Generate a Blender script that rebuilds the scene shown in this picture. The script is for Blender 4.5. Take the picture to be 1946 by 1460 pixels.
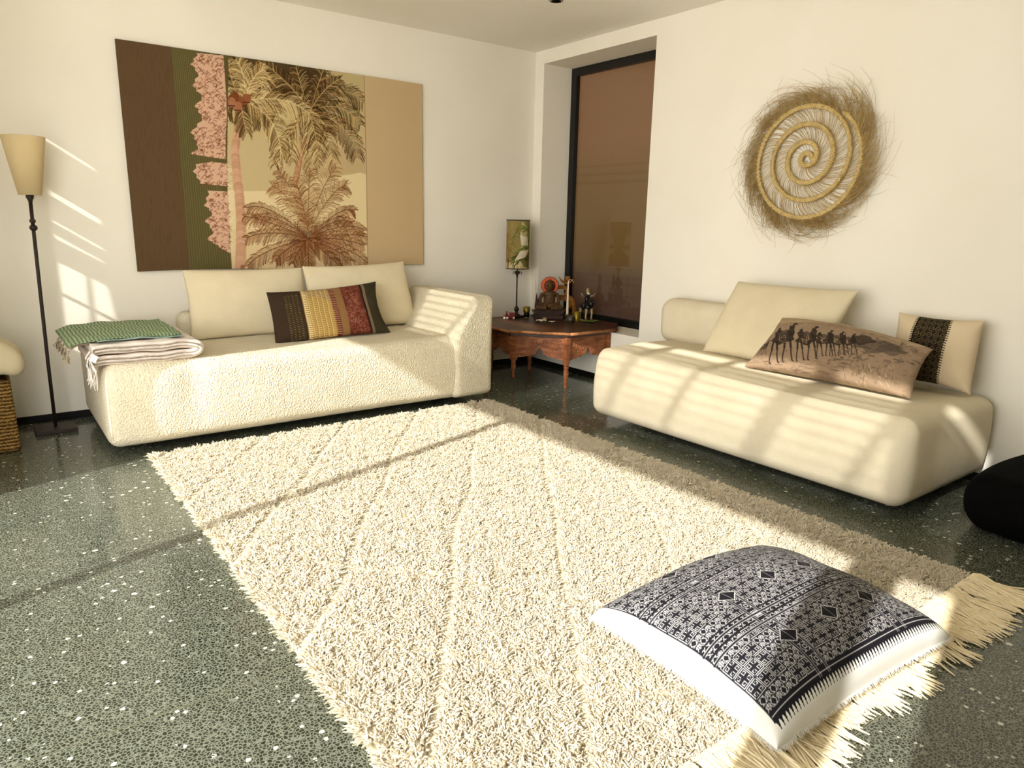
import bpy, bmesh, math, random
import numpy as np
from mathutils import Vector, Matrix
random.seed(7); rng = np.random.default_rng(7)
S = bpy.context.scene
for o in list(bpy.data.objects): bpy.data.objects.remove(o)
PI = math.pi
# ------------------------------------------------------------------ camera
IW, IH = 1946, 1460
CAM = (-4.7597, -6.0164, 1.5); YAW, PIT, ROL, FPX = 0.6465, -0.2264, 0.0206, 1344.2
def basis():
    f = np.array([math.sin(YAW)*math.cos(PIT), math.cos(YAW)*math.cos(PIT), math.sin(PIT)])
    r = np.array([math.cos(YAW), -math.sin(YAW), 0.0]); u = np.cross(r, f)
    c, s = math.cos(ROL), math.sin(ROL)
    return c*r+s*u, -s*r+c*u, f
cr, cu, cf = basis()
cd = bpy.data.cameras.new('camera'); cam = bpy.data.objects.new('camera', cd); S.collection.objects.link(cam)
m = Matrix.Identity(4)
for i in range(3):
    m[i][0] = cr[i]; m[i][1] = cu[i]; m[i][2] = -cf[i]; m[i][3] = CAM[i]
cam.matrix_world = m
cd.sensor_width = 36.0; cd.lens = FPX/IW*36.0; cd.clip_start = 0.02
S.camera = cam
# ------------------------------------------------------------------ world, sun, exposure
S.view_settings.view_transform = 'Standard'; S.view_settings.look = 'None'
S.view_settings.gamma = 1.0; S.view_settings.use_curve_mapping = False
S.view_settings.exposure = 0.72
W = bpy.data.worlds.new('sky'); S.world = W; W.use_nodes = True
bg = W.node_tree.nodes['Background']
bg.inputs[1].default_value = 3.1
_t = W.node_tree; _c = _t.nodes.new('ShaderNodeTexCoord'); _s = _t.nodes.new('ShaderNodeSeparateXYZ'); _r = _t.nodes.new('ShaderNodeValToRGB')
_m = _t.nodes.new('ShaderNodeMapRange'); _m.inputs['From Min'].default_value = -1; _t.links.new(_c.outputs['Generated'], _s.inputs[0]); _t.links.new(_s.outputs['Z'], _m.inputs['Value']); _t.links.new(_m.outputs[0], _r.inputs[0]); _t.links.new(_r.outputs[0], bg.inputs[0])
for _i, (_p, _v) in enumerate([(.3, (1.15, 1.10, 1.02)), (.52, (1.0, .98, .94)), (.9, (.45, .46, .46))]):
    if _i > 1: _r.color_ramp.elements.new(.5)
    _r.color_ramp.elements[_i].position = _p; _r.color_ramp.elements[_i].color = (*_v, 1)
_k = _t.nodes.new('ShaderNodeVectorMath'); _k.operation = 'DOT_PRODUCT'; _k.inputs[1].default_value = (-.6, -2.4, 0); _t.links.new(_c.outputs['Generated'], _k.inputs[0])   # sky brighter on the sun's side
_a = _t.nodes.new('ShaderNodeMath'); _a.operation = 'ADD'; _a.inputs[1].default_value = 3.3; _t.links.new(_k.outputs['Value'], _a.inputs[0]); _t.links.new(_a.outputs[0], bg.inputs[1])
SUN = Vector((1.0, 0.30, -0.68)).normalized()
sl = bpy.data.lights.new('sun', 'SUN'); so = bpy.data.objects.new('sun', sl); S.collection.objects.link(so)
so.rotation_euler = SUN.to_track_quat('-Z', 'Y').to_euler(); so.location = (-9, -4, 6)
sl.energy = 4.6; sl.color = (1.0, 0.98, 0.95); sl.angle = math.radians(0.7)

# ------------------------------------------------------------------ helpers
def lin(c):
    if isinstance(c, str):
        c = c.lstrip('#'); c = [int(c[i:i+2], 16)/255 for i in (0, 2, 4)]
    return tuple(((x/12.92) if x <= .04045 else ((x+.055)/1.055)**2.4) for x in c)
class NT:
    def __init__(s, name, rough=.7, spec=.3):
        s.m = bpy.data.materials.new(name); s.m.use_nodes = True; s.t = s.m.node_tree
        s.b = s.t.nodes['Principled BSDF']; s.b.inputs['Roughness'].default_value = rough
        s.b.inputs['Specular IOR Level'].default_value = spec; s._c = None
    def n(s, typ, **kw):
        x = s.t.nodes.new(typ)
        for k, v in kw.items():
            if hasattr(x, k): setattr(x, k, v)
            else: x.inputs[k].default_value = v
        return x
    def l(s, a, b): s.t.links.new(a, b)
    def co(s, scale=(1, 1, 1)):
        if s._c is None: s._c = s.n('ShaderNodeTexCoord')
        mp = s.n('ShaderNodeMapping'); mp.inputs['Scale'].default_value = scale
        s.l(s._c.outputs['Object'], mp.inputs[0]); return mp.outputs[0]
    def noise(s, sc, det=3, scale=(1, 1, 1), rough=.5):
        x = s.n('ShaderNodeTexNoise'); x.inputs['Scale'].default_value = sc; x.inputs['Detail'].default_value = det
        x.inputs['Roughness'].default_value = rough; s.l(s.co(scale), x.inputs['Vector']); return x.outputs['Fac']
    def voro(s, sc, feature='F1', scale=(1, 1, 1)):
        x = s.n('ShaderNodeTexVoronoi', feature=feature); x.inputs['Scale'].default_value = sc; s.l(s.co(scale), x.inputs['Vector']); return x
    def ramp(s, fac, stops, interp='LINEAR'):
        x = s.n('ShaderNodeValToRGB'); x.color_ramp.interpolation = interp; e = x.color_ramp.elements
        while len(e) < len(stops): e.new(.5)
        for i, (p, c) in enumerate(stops):
            e[i].position = p; e[i].color = (*c, 1) if len(c) == 3 else c
        s.l(fac, x.inputs[0]); return x.outputs[0]
    def mix(s, fac, a, b, mode='MIX'):
        x = s.n('ShaderNodeMix', data_type='RGBA', blend_type=mode)
        for v, i in ((fac, 0), (a, 6), (b, 7)):
            if hasattr(v, 'node'): s.l(v, x.inputs[i])
            elif i == 0: x.inputs[0].default_value = v
            else: x.inputs[i].default_value = (*v, 1)
        return x.outputs[2]
    def math(s, op, a, b=0.0, c=None):
        x = s.n('ShaderNodeMath', operation=op)
        for i, v in enumerate((a, b, c)):
            if v is None: continue
            if hasattr(v, 'node'): s.l(v, x.inputs[i])
            else: x.inputs[i].default_value = v
        return x.outputs[0]
    def col(s, v):
        if hasattr(v, 'node'): s.l(v, s.b.inputs['Base Color'])
        else: s.b.inputs['Base Color'].default_value = (*v, 1)
        return s
    def bump(s, h, strength=.3, dist=.01):
        x = s.n('ShaderNodeBump'); x.inputs['Strength'].default_value = strength; x.inputs['Distance'].default_value = dist
        s.l(h, x.inputs['Height']); s.l(x.outputs[0], s.b.inputs['Normal']); return s

def mottled(name, c1, c2, sc=8, rough=.7, spec=.3, bsc=None, bst=.2, bd=.002, scale=(1, 1, 1), metal=0, det=4):
    k = NT(name, rough, spec); k.b.inputs['Metallic'].default_value = metal
    k.col(k.ramp(k.noise(sc, det, scale), [(.3, lin(c1)), (.7, lin(c2))]))
    if bsc: k.bump(k.noise(bsc, 3, scale), bst, bd)
    return k.m
def weave(name, c1, c2, sc=220, rough=.85, st=.35, d=.0015, big=6):
    k = NT(name, rough, .15)
    k.col(k.ramp(k.noise(big, 3), [(.3, lin(c1)), (.7, lin(c2))]))
    a = k.noise(sc, 1, (1, 1, .25)); b = k.noise(sc, 1, (.25, .25, 1))
    k.bump(k.math('ADD', a, b), st, d); return k.m
def attr_mat(name, rough=.85, spec=.15, sc=300, st=.25, d=.001):
    k = NT(name, rough, spec); a = k.n('ShaderNodeAttribute', attribute_name='Col')
    k.col(a.outputs['Color']); k.bump(k.noise(sc, 2), st, d); return k.m

def link(o, parent=None, mats=()):
    S.collection.objects.link(o)
    if parent is not None: o.parent = parent
    for mt in (mats if isinstance(mats, (list, tuple)) else [mats]): o.data.materials.append(mt)
    return o
def tag(o, label=None, cat=None, group=None, kind=None):
    if label: o['label'] = label
    if cat: o['category'] = cat
    if group: o['group'] = group
    if kind: o['kind'] = kind
    return o
def thing(name, label, cat, loc=(0, 0, 0), rot=(0, 0, 0), group=None):
    o = bpy.data.objects.new(name, None); S.collection.objects.link(o); o.empty_display_size = .05
    o.location = loc; o.rotation_euler = rot
    return tag(o, label, cat, group)
def npmesh(name, V, F, smooth=True, col=None):
    """V (n,3); F list of int arrays (k,3)/(k,4)"""
    me = bpy.data.meshes.new(name); V = np.asarray(V, np.float32)
    F = [np.asarray(f, np.int32) for f in F if len(f)]
    loops = np.concatenate([f.ravel() for f in F]); tot = np.concatenate([np.full(len(f), f.shape[1], np.int32) for f in F])
    me.vertices.add(len(V)); me.vertices.foreach_set('co', V.ravel())
    me.loops.add(len(loops)); me.loops.foreach_set('vertex_index', loops)
    me.polygons.add(len(tot)); st = np.zeros(len(tot), np.int32); st[1:] = np.cumsum(tot)[:-1]
    me.polygons.foreach_set('loop_start', st)
    me.polygons.foreach_set('use_smooth', np.full(len(tot), smooth))
    me.update(calc_edges=True); me.validate()
    if col is not None:
        ca = me.color_attributes.new('Col', 'FLOAT_COLOR', 'POINT')
        c4 = np.ones((len(V), 4), np.float32); c4[:, :3] = col; ca.data.foreach_set('color', c4.ravel())
    return bpy.data.objects.new(name, me)
class MB:
    """collects shapes, builds ONE mesh"""
    def __init__(s): s.v = []; s.f = []; s.m = []; s.mi = 0; s.sm = []
    def add(s, V, F, smooth=False):
        o = len(s.v); s.v += [tuple(map(float, p)) for p in V]
        for f in F: s.f.append([i+o for i in f]); s.m.append(s.mi); s.sm.append(smooth)
        return s
    def box(s, x0, x1, y0, y1, z0, z1):
        return s.add([(x, y, z) for z in (z0, z1) for y in (y0, y1) for x in (x0, x1)],
                     [(0, 2, 3, 1), (4, 5, 7, 6), (0, 1, 5, 4), (2, 6, 7, 3), (0, 4, 6, 2), (1, 3, 7, 5)])
    def tube(s, pts, r, n=8, caps=True, flat=1.0):
        pts = [Vector(p) for p in pts]; k = len(pts); rs = r if isinstance(r, (list, tuple)) else [r]*k
        V = []; up = None
        for i, p in enumerate(pts):
            t = (pts[min(i+1, k-1)]-pts[max(i-1, 0)]).normalized()
            if up is None: up = t.orthogonal().normalized()
            else: up = (up-t*up.dot(t)); up = up.normalized() if up.length > 1e-6 else t.orthogonal().normalized()
            b = t.cross(up)
            for j in range(n):
                a = 2*PI*j/n; V.append(p+(up*math.cos(a)+b*math.sin(a)*flat)*rs[i])
        F = [(i*n+j, i*n+(j+1) % n, (i+1)*n+(j+1) % n, (i+1)*n+j) for i in range(k-1) for j in range(n)]
        if caps: F += [tuple(range(n))[::-1], tuple((k-1)*n+j for j in range(n))]
        return s.add(V, F, True)
    def lathe(s, prof, c=(0, 0), n=24, sq=False):
        V = []; k = len(prof)
        for r, z in prof:
            for j in range(n):
                a = 2*PI*j/n; V.append((c[0]+max(r, 1e-4)*math.cos(a), c[1]+max(r, 1e-4)*math.sin(a), z))
        F = [(i*n+j, i*n+(j+1) % n, (i+1)*n+(j+1) % n, (i+1)*n+j) for i in range(k-1) for j in range(n)]
        F += [tuple(range(n))[::-1], tuple((k-1)*n+j for j in range(n))]
        return s.add(V, F, True)
    def prism(s, poly, z0, z1, fr=None):
        fr = fr or (lambda x, y, z: (x, y, z)); n = len(poly)
        V = [fr(x, y, z0) for x, y in poly]+[fr(x, y, z1) for x, y in poly]
        F = [tuple(range(n))[::-1], tuple(range(n, 2*n))]+[(i, (i+1) % n, n+(i+1) % n, n+i) for i in range(n)]
        return s.add(V, F)
    def ell(s, c, r, n=14, rot=None):
        V = []; F = []
        for i in range(n//2+1):
            th = PI*i/(n//2)
            for j in range(n):
                a = 2*PI*j/n; p = Vector((r[0]*math.sin(th)*math.cos(a), r[1]*math.sin(th)*math.sin(a), r[2]*math.cos(th)))
                if rot: p = rot @ p
                V.append((c[0]+p.x, c[1]+p.y, c[2]+p.z))
        for i in range(n//2):
            for j in range(n): F.append((i*n+j, (i+1)*n+j, (i+1)*n+(j+1) % n, i*n+(j+1) % n))
        return s.add(V, F, True)
    def build(s, name, mats, parent=None, bevel=0, seg=3):
        me = bpy.data.meshes.new(name); me.from_pydata(s.v, [], s.f); me.update()
        bm = bmesh.new(); bm.from_mesh(me); bmesh.ops.recalc_face_normals(bm, faces=bm.faces[:]); bm.to_mesh(me); bm.free()
        me.polygons.foreach_set('material_index', s.m); me.polygons.foreach_set('use_smooth', s.sm)
        o = bpy.data.objects.new(name, me); link(o, parent, mats)
        if bevel:
            bv = o.modifiers.new('bevel', 'BEVEL'); bv.width = bevel; bv.segments = seg; bv.limit_method = 'ANGLE'; bv.angle_limit = math.radians(40)
        return o
def grid_faces(nu, nv, off=0, flip=False):
    i, j = np.meshgrid(np.arange(nu-1), np.arange(nv-1), indexing='ij'); a = (i*nv+j).ravel()+off
    f = np.stack([a, a+nv, a+nv+1, a+1], 1)
    return f[:, ::-1] if flip else f
def strands(name, P, R, mat, parent=None, sides=3):
    N, K, _ = P.shape; T = np.gradient(P, axis=1); T /= np.linalg.norm(T, axis=2, keepdims=True)+1e-9
    A = np.cross(T, np.array([.31, .22, .925])); A /= np.linalg.norm(A, axis=2, keepdims=True)+1e-9; B = np.cross(T, A)
    R = np.broadcast_to(R, (N, K)); an = np.arange(sides)*2*PI/sides
    V = P[:, :, None, :]+R[:, :, None, None]*(np.cos(an)[None, None, :, None]*A[:, :, None, :]+np.sin(an)[None, None, :, None]*B[:, :, None, :])
    n, k, j = np.meshgrid(np.arange(N), np.arange(K-1), np.arange(sides), indexing='ij'); j2 = (j+1) % sides
    b = n*K*sides
    F = np.stack([b+k*sides+j, b+k*sides+j2, b+(k+1)*sides+j2, b+(k+1)*sides+j], -1).reshape(-1, 4)
    o = npmesh(name, V.reshape(-1, 3), [F]); link(o, parent, mat); return o
def rbox(name, c, h, r, mat, parent=None, disp=None, m=28, k=5):
    """rounded box with a dense surface; disp(P, N) moves the points"""
    def ax(hh):
        return np.unique(np.concatenate([np.linspace(-hh, -hh+r, k+1), np.linspace(-hh+r, hh-r, max(3, int(m*hh/max(h)))), np.linspace(hh-r, hh, k+1)]).round(6))
    A = [ax(x) for x in h]; Vs = []; Fs = []; off = 0
    for d in range(3):
        e, f = [(1, 2), (2, 0), (0, 1)][d]
        for sgn in (-1, 1):
            E, G = np.meshgrid(A[e], A[f], indexing='ij'); P = np.zeros(E.shape+(3,)); P[..., e] = E; P[..., f] = G; P[..., d] = sgn*h[d]
            Vs.append(P.reshape(-1, 3)); Fs.append(grid_faces(len(A[e]), len(A[f]), off, sgn < 0)); off += E.size
    P = np.concatenate(Vs); inn = np.array(h)-r; q = np.clip(P, -inn, inn); n = P-q; n /= np.linalg.norm(n, axis=1, keepdims=True)+1e-12
    P = q+r*n+np.array(c)
    if disp: P = disp(P, n)
    o = npmesh(name, P, Fs); bm = bmesh.new(); bm.from_mesh(o.data); bmesh.ops.remove_doubles(bm, verts=bm.verts[:], dist=1e-5); bm.to_mesh(o.data); bm.free()
    o.data.polygons.foreach_set('use_smooth', np.ones(len(o.data.polygons), bool)); link(o, parent, mat); return o
# ---- numpy drawing board for printed / embroidered cloth (colour of the cloth itself)
def homog(src, dst):
    A = []; b = []
    for (x, y), (u, v) in zip(src, dst):
        A += [[x, y, 1, 0, 0, 0, -u*x, -u*y], [0, 0, 0, x, y, 1, -v*x, -v*y]]; b += [u, v]
    return np.append(np.linalg.solve(np.array(A, float), np.array(b, float)), 1).reshape(3, 3)
class Ras:
    def __init__(s, w, h, col, H=None):
        s.w, s.h = w, h; s.i = np.zeros((h, w, 3)); s.i[:] = s.c(col); s.H = H
    @staticmethod
    def c(col): return np.array([int(col[k:k+2], 16) for k in (1, 3, 5)])/255 if isinstance(col, str) else np.array(col)
    def p(s, pts):
        pts = np.asarray(pts, float)
        if s.H is None: return pts
        q = np.c_[pts, np.ones(len(pts))] @ s.H.T; return q[:, :2]/q[:, 2:]
    def blend(s, x0, y0, a, col):
        h, w = a.shape; R = s.i[y0:y0+h, x0:x0+w]; R += a[..., None]*(s.c(col)-R)
    def line(s, pts, wd, col, al=1.0):
        pts = s.p(pts)
        for (ax, ay), (bx, by) in zip(pts[:-1], pts[1:]):
            pd = wd/2+1
            x0 = max(0, int(min(ax, bx)-pd)); x1 = min(s.w, int(max(ax, bx)+pd)+2); y0 = max(0, int(min(ay, by)-pd)); y1 = min(s.h, int(max(ay, by)+pd)+2)
            if x1 <= x0 or y1 <= y0: continue
            X, Y = np.meshgrid(np.arange(x0, x1), np.arange(y0, y1)); dx, dy = bx-ax, by-ay; L = dx*dx+dy*dy+1e-9
            t = np.clip(((X-ax)*dx+(Y-ay)*dy)/L, 0, 1); d = np.hypot(X-ax-t*dx, Y-ay-t*dy)
            s.blend(x0, y0, np.clip(wd/2-d+.5, 0, 1)*al, col)
    def poly(s, pts, col, al=1.0):
        pts = s.p(pts); x0 = max(0, int(pts[:, 0].min())); x1 = min(s.w, int(pts[:, 0].max())+2); y0 = max(0, int(pts[:, 1].min())); y1 = min(s.h, int(pts[:, 1].max())+2)
        if x1 <= x0 or y1 <= y0: return
        X, Y = np.meshgrid(np.arange(x0, x1), np.arange(y0, y1)); ins = np.zeros(X.shape, bool); n = len(pts)
        for i in range(n):
            (ax, ay), (bx, by) = pts[i], pts[(i+1) % n]
            if ay == by: continue
            ins ^= ((ay > Y) != (by > Y)) & (X < (bx-ax)*(Y-ay)/(by-ay)+ax)
        s.blend(x0, y0, ins*al, col)
    def linear(s): return np.where(s.i <= .04045, s.i/12.92, ((np.clip(s.i, 0, 1)+.055)/1.055)**2.4)
    def sample(s, u, v):
        """u right, v up in 0..1"""
        L = s.linear(); return L[np.clip(((1-v)*(s.h-1)).round().astype(int), 0, s.h-1), np.clip((u*(s.w-1)).round().astype(int), 0, s.w-1)]
def bez(p, n=14):
    p = [np.array(q, float) for q in p]; t = np.linspace(0, 1, n)[:, None]
    if len(p) == 3: return (1-t)**2*p[0]+2*t*(1-t)*p[1]+t*t*p[2]
    return (1-t)**3*p[0]+3*t*(1-t)**2*p[1]+3*t*t*(1-t)*p[2]+t**3*p[3]
# ---- pillow: local x width, z height (bottom edge at z=0), front towards -y
def pillow(name, w, h, t, mat, parent=None, ras=None, n=44, pin=.05, seed=0, wr=.006, corner=None, exp=.42, nmax=None):
    rg = np.random.default_rng(seed); ph = rg.uniform(0, 6.28, 12); fr = rg.uniform(2, 6, 12)
    def surf(U, V, sgn):
        p = np.clip((1-U**2)*(1-V**2), 0, 1); d = t/2*p**exp
        wv = sum(np.sin(fr[i]*U+fr[i+4]*V*1.3+ph[i]) for i in range(4))/4+.5*np.sin(14*np.arctan2(V, U)+ph[9])*(U**2+V**2)**2
        d = d+wr*wv*p**.35
        x = w/2*U*(1-pin*(1-V**2)*np.abs(U)**3); z = h/2*V*(1-pin*1.3*(1-U**2)*np.abs(V)**3)+h/2
        if corner is not None:   # four offsets (dx,dz) BL BR TL TR
            wt = [((1-U)*(1-V)/4)**2, ((1+U)*(1-V)/4)**2, ((1-U)*(1+V)/4)**2, ((1+U)*(1+V)/4)**2]
            for k in range(4): x = x+wt[k]*corner[k][0]; z = z+wt[k]*corner[k][1]
        return np.stack([x, -sgn*d, z], -1)
    Vs = []; Fs = []; cols = []; off = 0
    for sgn, nn in ((1, (ras.w, ras.h) if ras is not None else (n, n)), (-1, (n, n))):
        tt = [np.sin(np.linspace(-PI/2, PI/2, q)) if ras is None else np.linspace(-1, 1, q) for q in nn]
        if ras is not None and sgn < 0: tt = [np.linspace(-1, 1, q) for q in nn]
        U, V = np.meshgrid(tt[0], tt[1], indexing='ij'); Vs.append(surf(U, V, sgn).reshape(-1, 3)); Fs.append(grid_faces(nn[0], nn[1], off, sgn < 0))
        if ras is not None: cols.append(ras.sample((U.ravel()+1)/2, (V.ravel()+1)/2) if sgn > 0 else np.tile(ras.linear()[2, 2], (U.size, 1)))
        off += U.size
    o = npmesh(name, np.concatenate(Vs), Fs, True, np.concatenate(cols) if ras is not None else None); link(o, parent, mat); return o

# ------------------------------------------------------------------ materials
def plaster(name, c1, c2):
    k = NT(name, .75, .2); k.col(k.ramp(k.noise(1.3, 4), [(.3, lin(c1)), (.7, lin(c2))])); k.bump(k.noise(55, 5), .05, .003); return k.m
M_wall = plaster('cream_plaster', '#e8e2d2', '#ede8da')
M_ceil = plaster('ceiling_plaster', '#f3eee2', '#f6f2e8')
k = NT('terrazzo', .13, .5)
v1 = k.voro(88); v1e = k.voro(88, 'DISTANCE_TO_EDGE'); v2 = k.voro(52); v3 = k.voro(27)
chip = k.ramp(v1.outputs['Color'], [(0, lin('#1b1e12')), (.35, lin('#35392b')), (.6, lin('#22251a')), (.85, lin('#4c4e3e')), (1, lin('#2c2a1e'))])
base = k.mix(k.ramp(v1e.outputs['Distance'], [(.03, (1, 1, 1)), (.16, (0, 0, 0))]), chip, lin('#868b7c'))
def specks(v, ch, th, lo, hi):
    sp = k.n('ShaderNodeSeparateColor'); k.l(v.outputs['Color'], sp.inputs[0])
    lim = k.math('ADD', lo, k.math('MULTIPLY', sp.outputs[2], hi-lo))
    dd = k.math('ADD', v.outputs['Distance'], k.math('MULTIPLY', k.math('SUBTRACT', k.noise(160, 2), .5), .5))
    return k.math('MULTIPLY', k.math('GREATER_THAN', sp.outputs[ch], th), k.math('LESS_THAN', dd, lim))
base = k.mix(specks(v2, 0, .90, .1, .42), base, lin('#dedccf')); base = k.mix(specks(v3, 1, .95, .08, .30), base, lin('#e6e4d8'))
sx = k.n('ShaderNodeSeparateXYZ'); k.l(k.co(), sx.inputs[0])
jd = k.math('ABSOLUTE', k.math('SUBTRACT', k.math('FRACT', k.math('ADD', k.math('MULTIPLY', k.math('ADD', sx.outputs['Y'], 3.872+13), 1/1.3), .5)), .5))
base = k.mix(k.math('LESS_THAN', jd, .0030), base, lin('#8f8f7a')); base = k.mix(k.math('LESS_THAN', jd, .0011), base, lin('#2c2c1e')); k.col(k.mix(1.0, base, (.69, .69, .655), 'MULTIPLY'))
k.l(k.ramp(k.noise(3, 4), [(.3, (.10,)*3), (.7, (.19,)*3)]), k.b.inputs['Roughness'])
M_floor = k.m
M_black = mottled('black_skirting', '#0a0906', '#100e0a', 10, .5, .2)
M_frame = mottled('black_window_frame', '#070707', '#0e0d0b', 10, .4, .4)
M_iron = mottled('wrought_iron', '#1a1109', '#2b1b10', 20, .5, .4, 60, .2)
# boucle covers
k = NT('boucle_cover', .9, .1); v = k.voro(95); vs = k.noise(95, 2)
k.col(k.ramp(k.noise(5, 3), [(.3, lin('#d4c9ae')), (.7, lin('#dbd1b7'))])); k.bump(k.math('ADD', v.outputs['Distance'], k.math('MULTIPLY', vs, .7)), .85, .007); M_boucle = k.m
k = NT('woven_cover', .9, .1); k.col(k.ramp(k.noise(5, 3), [(.3, lin('#d0c4a8')), (.7, lin('#d8cdb2'))])); k.bump(k.noise(160, 3), .5, .004); M_cover = k.m
M_cush = weave('cream_linen', '#d0c3a2', '#d8cbab', 260)
M_piping = mottled('cream_piping', '#e6dcc4', '#efe7d2', 30, .85, .1)
M_rug = mottled('wool_pile', '#e6dbc3', '#f0e8d3', 22, .95, .05, None, det=5)
def soften(mt, f):
    t = mt.node_tree; b = t.nodes['Principled BSDF']; tl = t.nodes.new('ShaderNodeBsdfTranslucent'); mx = t.nodes.new('ShaderNodeMixShader'); mx.inputs[0].default_value = f
    t.links.new(b.inputs['Base Color'].links[0].from_socket, tl.inputs[0]); t.links.new(b.outputs[0], mx.inputs[1]); t.links.new(tl.outputs[0], mx.inputs[2]); t.links.new(mx.outputs[0], t.nodes['Material Output'].inputs[0])
soften(M_rug, .4)
M_rugbase = mottled('wool_backing', '#d0c3a6', '#dacdb2', 30, .95, .05)
M_fringe = mottled('wool_fringe', '#e2cfa6', '#efe0bd', 40, .95, .05)
k = NT('carved_wood', .5, .35); k.col(k.ramp(k.noise(9, 5, (1, 1, 4)), [(.3, lin('#6b3a1c')), (.55, lin('#8f5530')), (.75, lin('#a96c42'))])); k.bump(k.noise(40, 4), .3, .003); M_wood = k.m
k = NT('table_top_wood', .38, .4); k.col(k.ramp(k.noise(7, 5, (6, 1, 1)), [(.3, lin('#2c170b')), (.55, lin('#43240f')), (.75, lin('#5a3517'))])); k.bump(k.noise(30, 4, (6, 1, 1)), .25, .002); M_top = k.m
M_brass = mottled('aged_brass', '#7c6a24', '#a89139', 25, .4, .5, 60, .3, .002, metal=.7)
M_wax = mottled('cream_wax', '#e6d0bb', '#eedcc9', 10, .5, .3)
M_darkwood = mottled('dark_carved_wood', '#24140a', '#3c220f', 25, .6, .3, 80, .4)
M_statue = mottled('bronze_brown_wood', '#3d2812', '#5e4320', 30, .55, .3, 90, .4)
M_orange = mottled('orange_halo', '#c04a14', '#d9602a', 30, .5, .3)
M_ochre = mottled('ochre_wood', '#7c4c14', '#a06a22', 20, .55, .3)
M_red = mottled('red_lacquer', '#6e0f16', '#8e1a22', 30, .4, .4)
M_white = mottled('white_petal', '#efe6cf', '#f6efdc', 20, .7, .2)
M_leaf = mottled('green_leaf', '#4a5a1c', '#6d7d30', 25, .5, .3)
M_blackfig = mottled('black_enamel', '#0d0a08', '#1a1410', 20, .35, .4)
M_pale = mottled('pale_metal', '#a08c5c', '#c4b184', 30, .4, .5, metal=.4)
k = NT('clear_glass', .03, .5); k.b.inputs['Transmission Weight'].default_value = 1.0; k.b.inputs['IOR'].default_value = 1.45; k.col((.95, .97, .93)); M_glass = k.m
k = NT('smoked_glass', .05, .5); k.b.inputs['Transmission Weight'].default_value = .8; k.col((.25, .22, .15)); M_smoke = k.m
M_shade = weave('parchment_shade', '#cdb689', '#d8c499', 180, big=3)
M_quilt = mottled('white_quilt', '#ddcfc4', '#e9ded4', 9, .85, .1, 38, .5, .01)
M_beige = weave('beige_throw', '#b3a084', '#c2b197', 150)
k = NT('green_throw', .85, .1); wv = k.n('ShaderNodeTexWave'); wv.inputs['Scale'].default_value = 30; wv.inputs['Distortion'].default_value = 2.0; wv.inputs['Detail'].default_value = 2
k.l(k.co((.5, 1, .1)), wv.inputs['Vector']); k.col(k.ramp(wv.outputs['Fac'], [(.1, lin('#64785a')), (.5, lin('#9dac88'))])); k.bump(wv.outputs['Fac'], .5, .006); M_green = k.m
M_greenedge = mottled('pale_teal_hem', '#8fa79a', '#a9bfb2', 20, .85, .1)
k = NT('seagrass_weave', .8, .2); b1 = k.n('ShaderNodeTexWave', bands_direction='Z'); b1.inputs['Scale'].default_value = 14; b1.inputs['Distortion'].default_value = 3.5; b1.inputs['Detail'].default_value = 3; b1.inputs['Detail Scale'].default_value = 6
k.l(k.co(), b1.inputs['Vector']); k.col(k.ramp(b1.outputs['Fac'], [(.1, lin('#4c3414')), (.5, lin('#8d6a35')), (.9, lin('#ac8a4e'))])); k.bump(b1.outputs['Fac'], .8, .01); M_basket = k.m
M_straw = mottled('dry_straw', '#b59a60', '#cdb57c', 30, .75, .2)
M_straw2 = mottled('dry_straw_fine', '#a88a52', '#c4a86e', 30, .75, .2)
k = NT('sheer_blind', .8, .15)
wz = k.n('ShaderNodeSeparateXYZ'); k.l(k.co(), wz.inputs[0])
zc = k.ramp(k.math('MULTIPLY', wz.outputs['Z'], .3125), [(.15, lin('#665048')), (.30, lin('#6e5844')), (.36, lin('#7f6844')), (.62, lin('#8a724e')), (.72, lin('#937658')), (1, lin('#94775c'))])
refl_bands = [(0, 0)]  # thin reflection bands painted into the blind's colour
for z_ in (.78, .90, .97, 1.90, 1.98, 2.06): refl_bands += [((z_-.02)*.3125, 0), (z_*.3125, 1), ((z_+.02)*.3125, 0)]
dm = k.ramp(k.math('MULTIPLY', wz.outputs['Z'], .3125), [(p_, (v_, v_, v_)) for p_, v_ in refl_bands])
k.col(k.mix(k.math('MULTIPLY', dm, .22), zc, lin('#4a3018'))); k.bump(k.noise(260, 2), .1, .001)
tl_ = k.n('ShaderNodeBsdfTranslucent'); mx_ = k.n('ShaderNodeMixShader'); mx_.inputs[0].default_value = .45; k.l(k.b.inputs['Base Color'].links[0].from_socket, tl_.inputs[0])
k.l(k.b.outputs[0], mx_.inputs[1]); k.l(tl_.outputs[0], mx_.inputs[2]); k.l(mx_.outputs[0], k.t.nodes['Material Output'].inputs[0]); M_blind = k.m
k = NT('window_pane', .02, .5); tr = k.n('ShaderNodeBsdfTransparent'); gl = k.n('ShaderNodeBsdfGlossy'); gl.inputs['Roughness'].default_value = .02
fr = k.n('ShaderNodeLayerWeight'); mx = k.n('ShaderNodeMixShader'); k.l(k.math('ADD', .035, k.math('MULTIPLY', k.math('POWER', fr.outputs['Facing'], 4.0), .7)), mx.inputs[0]); k.l(tr.outputs[0], mx.inputs[1]); k.l(gl.outputs[0], mx.inputs[2])
k.l(mx.outputs[0], k.t.nodes['Material Output'].inputs[0]); M_pane = k.m
M_pouf = mottled('black_velvet', '#040404', '#080706', 12, .9, .05)
M_bounce_ground = mottled('pale_bounce_ground', '#d8cfbc', '#e2dac9', 6, .8, .2)
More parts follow.
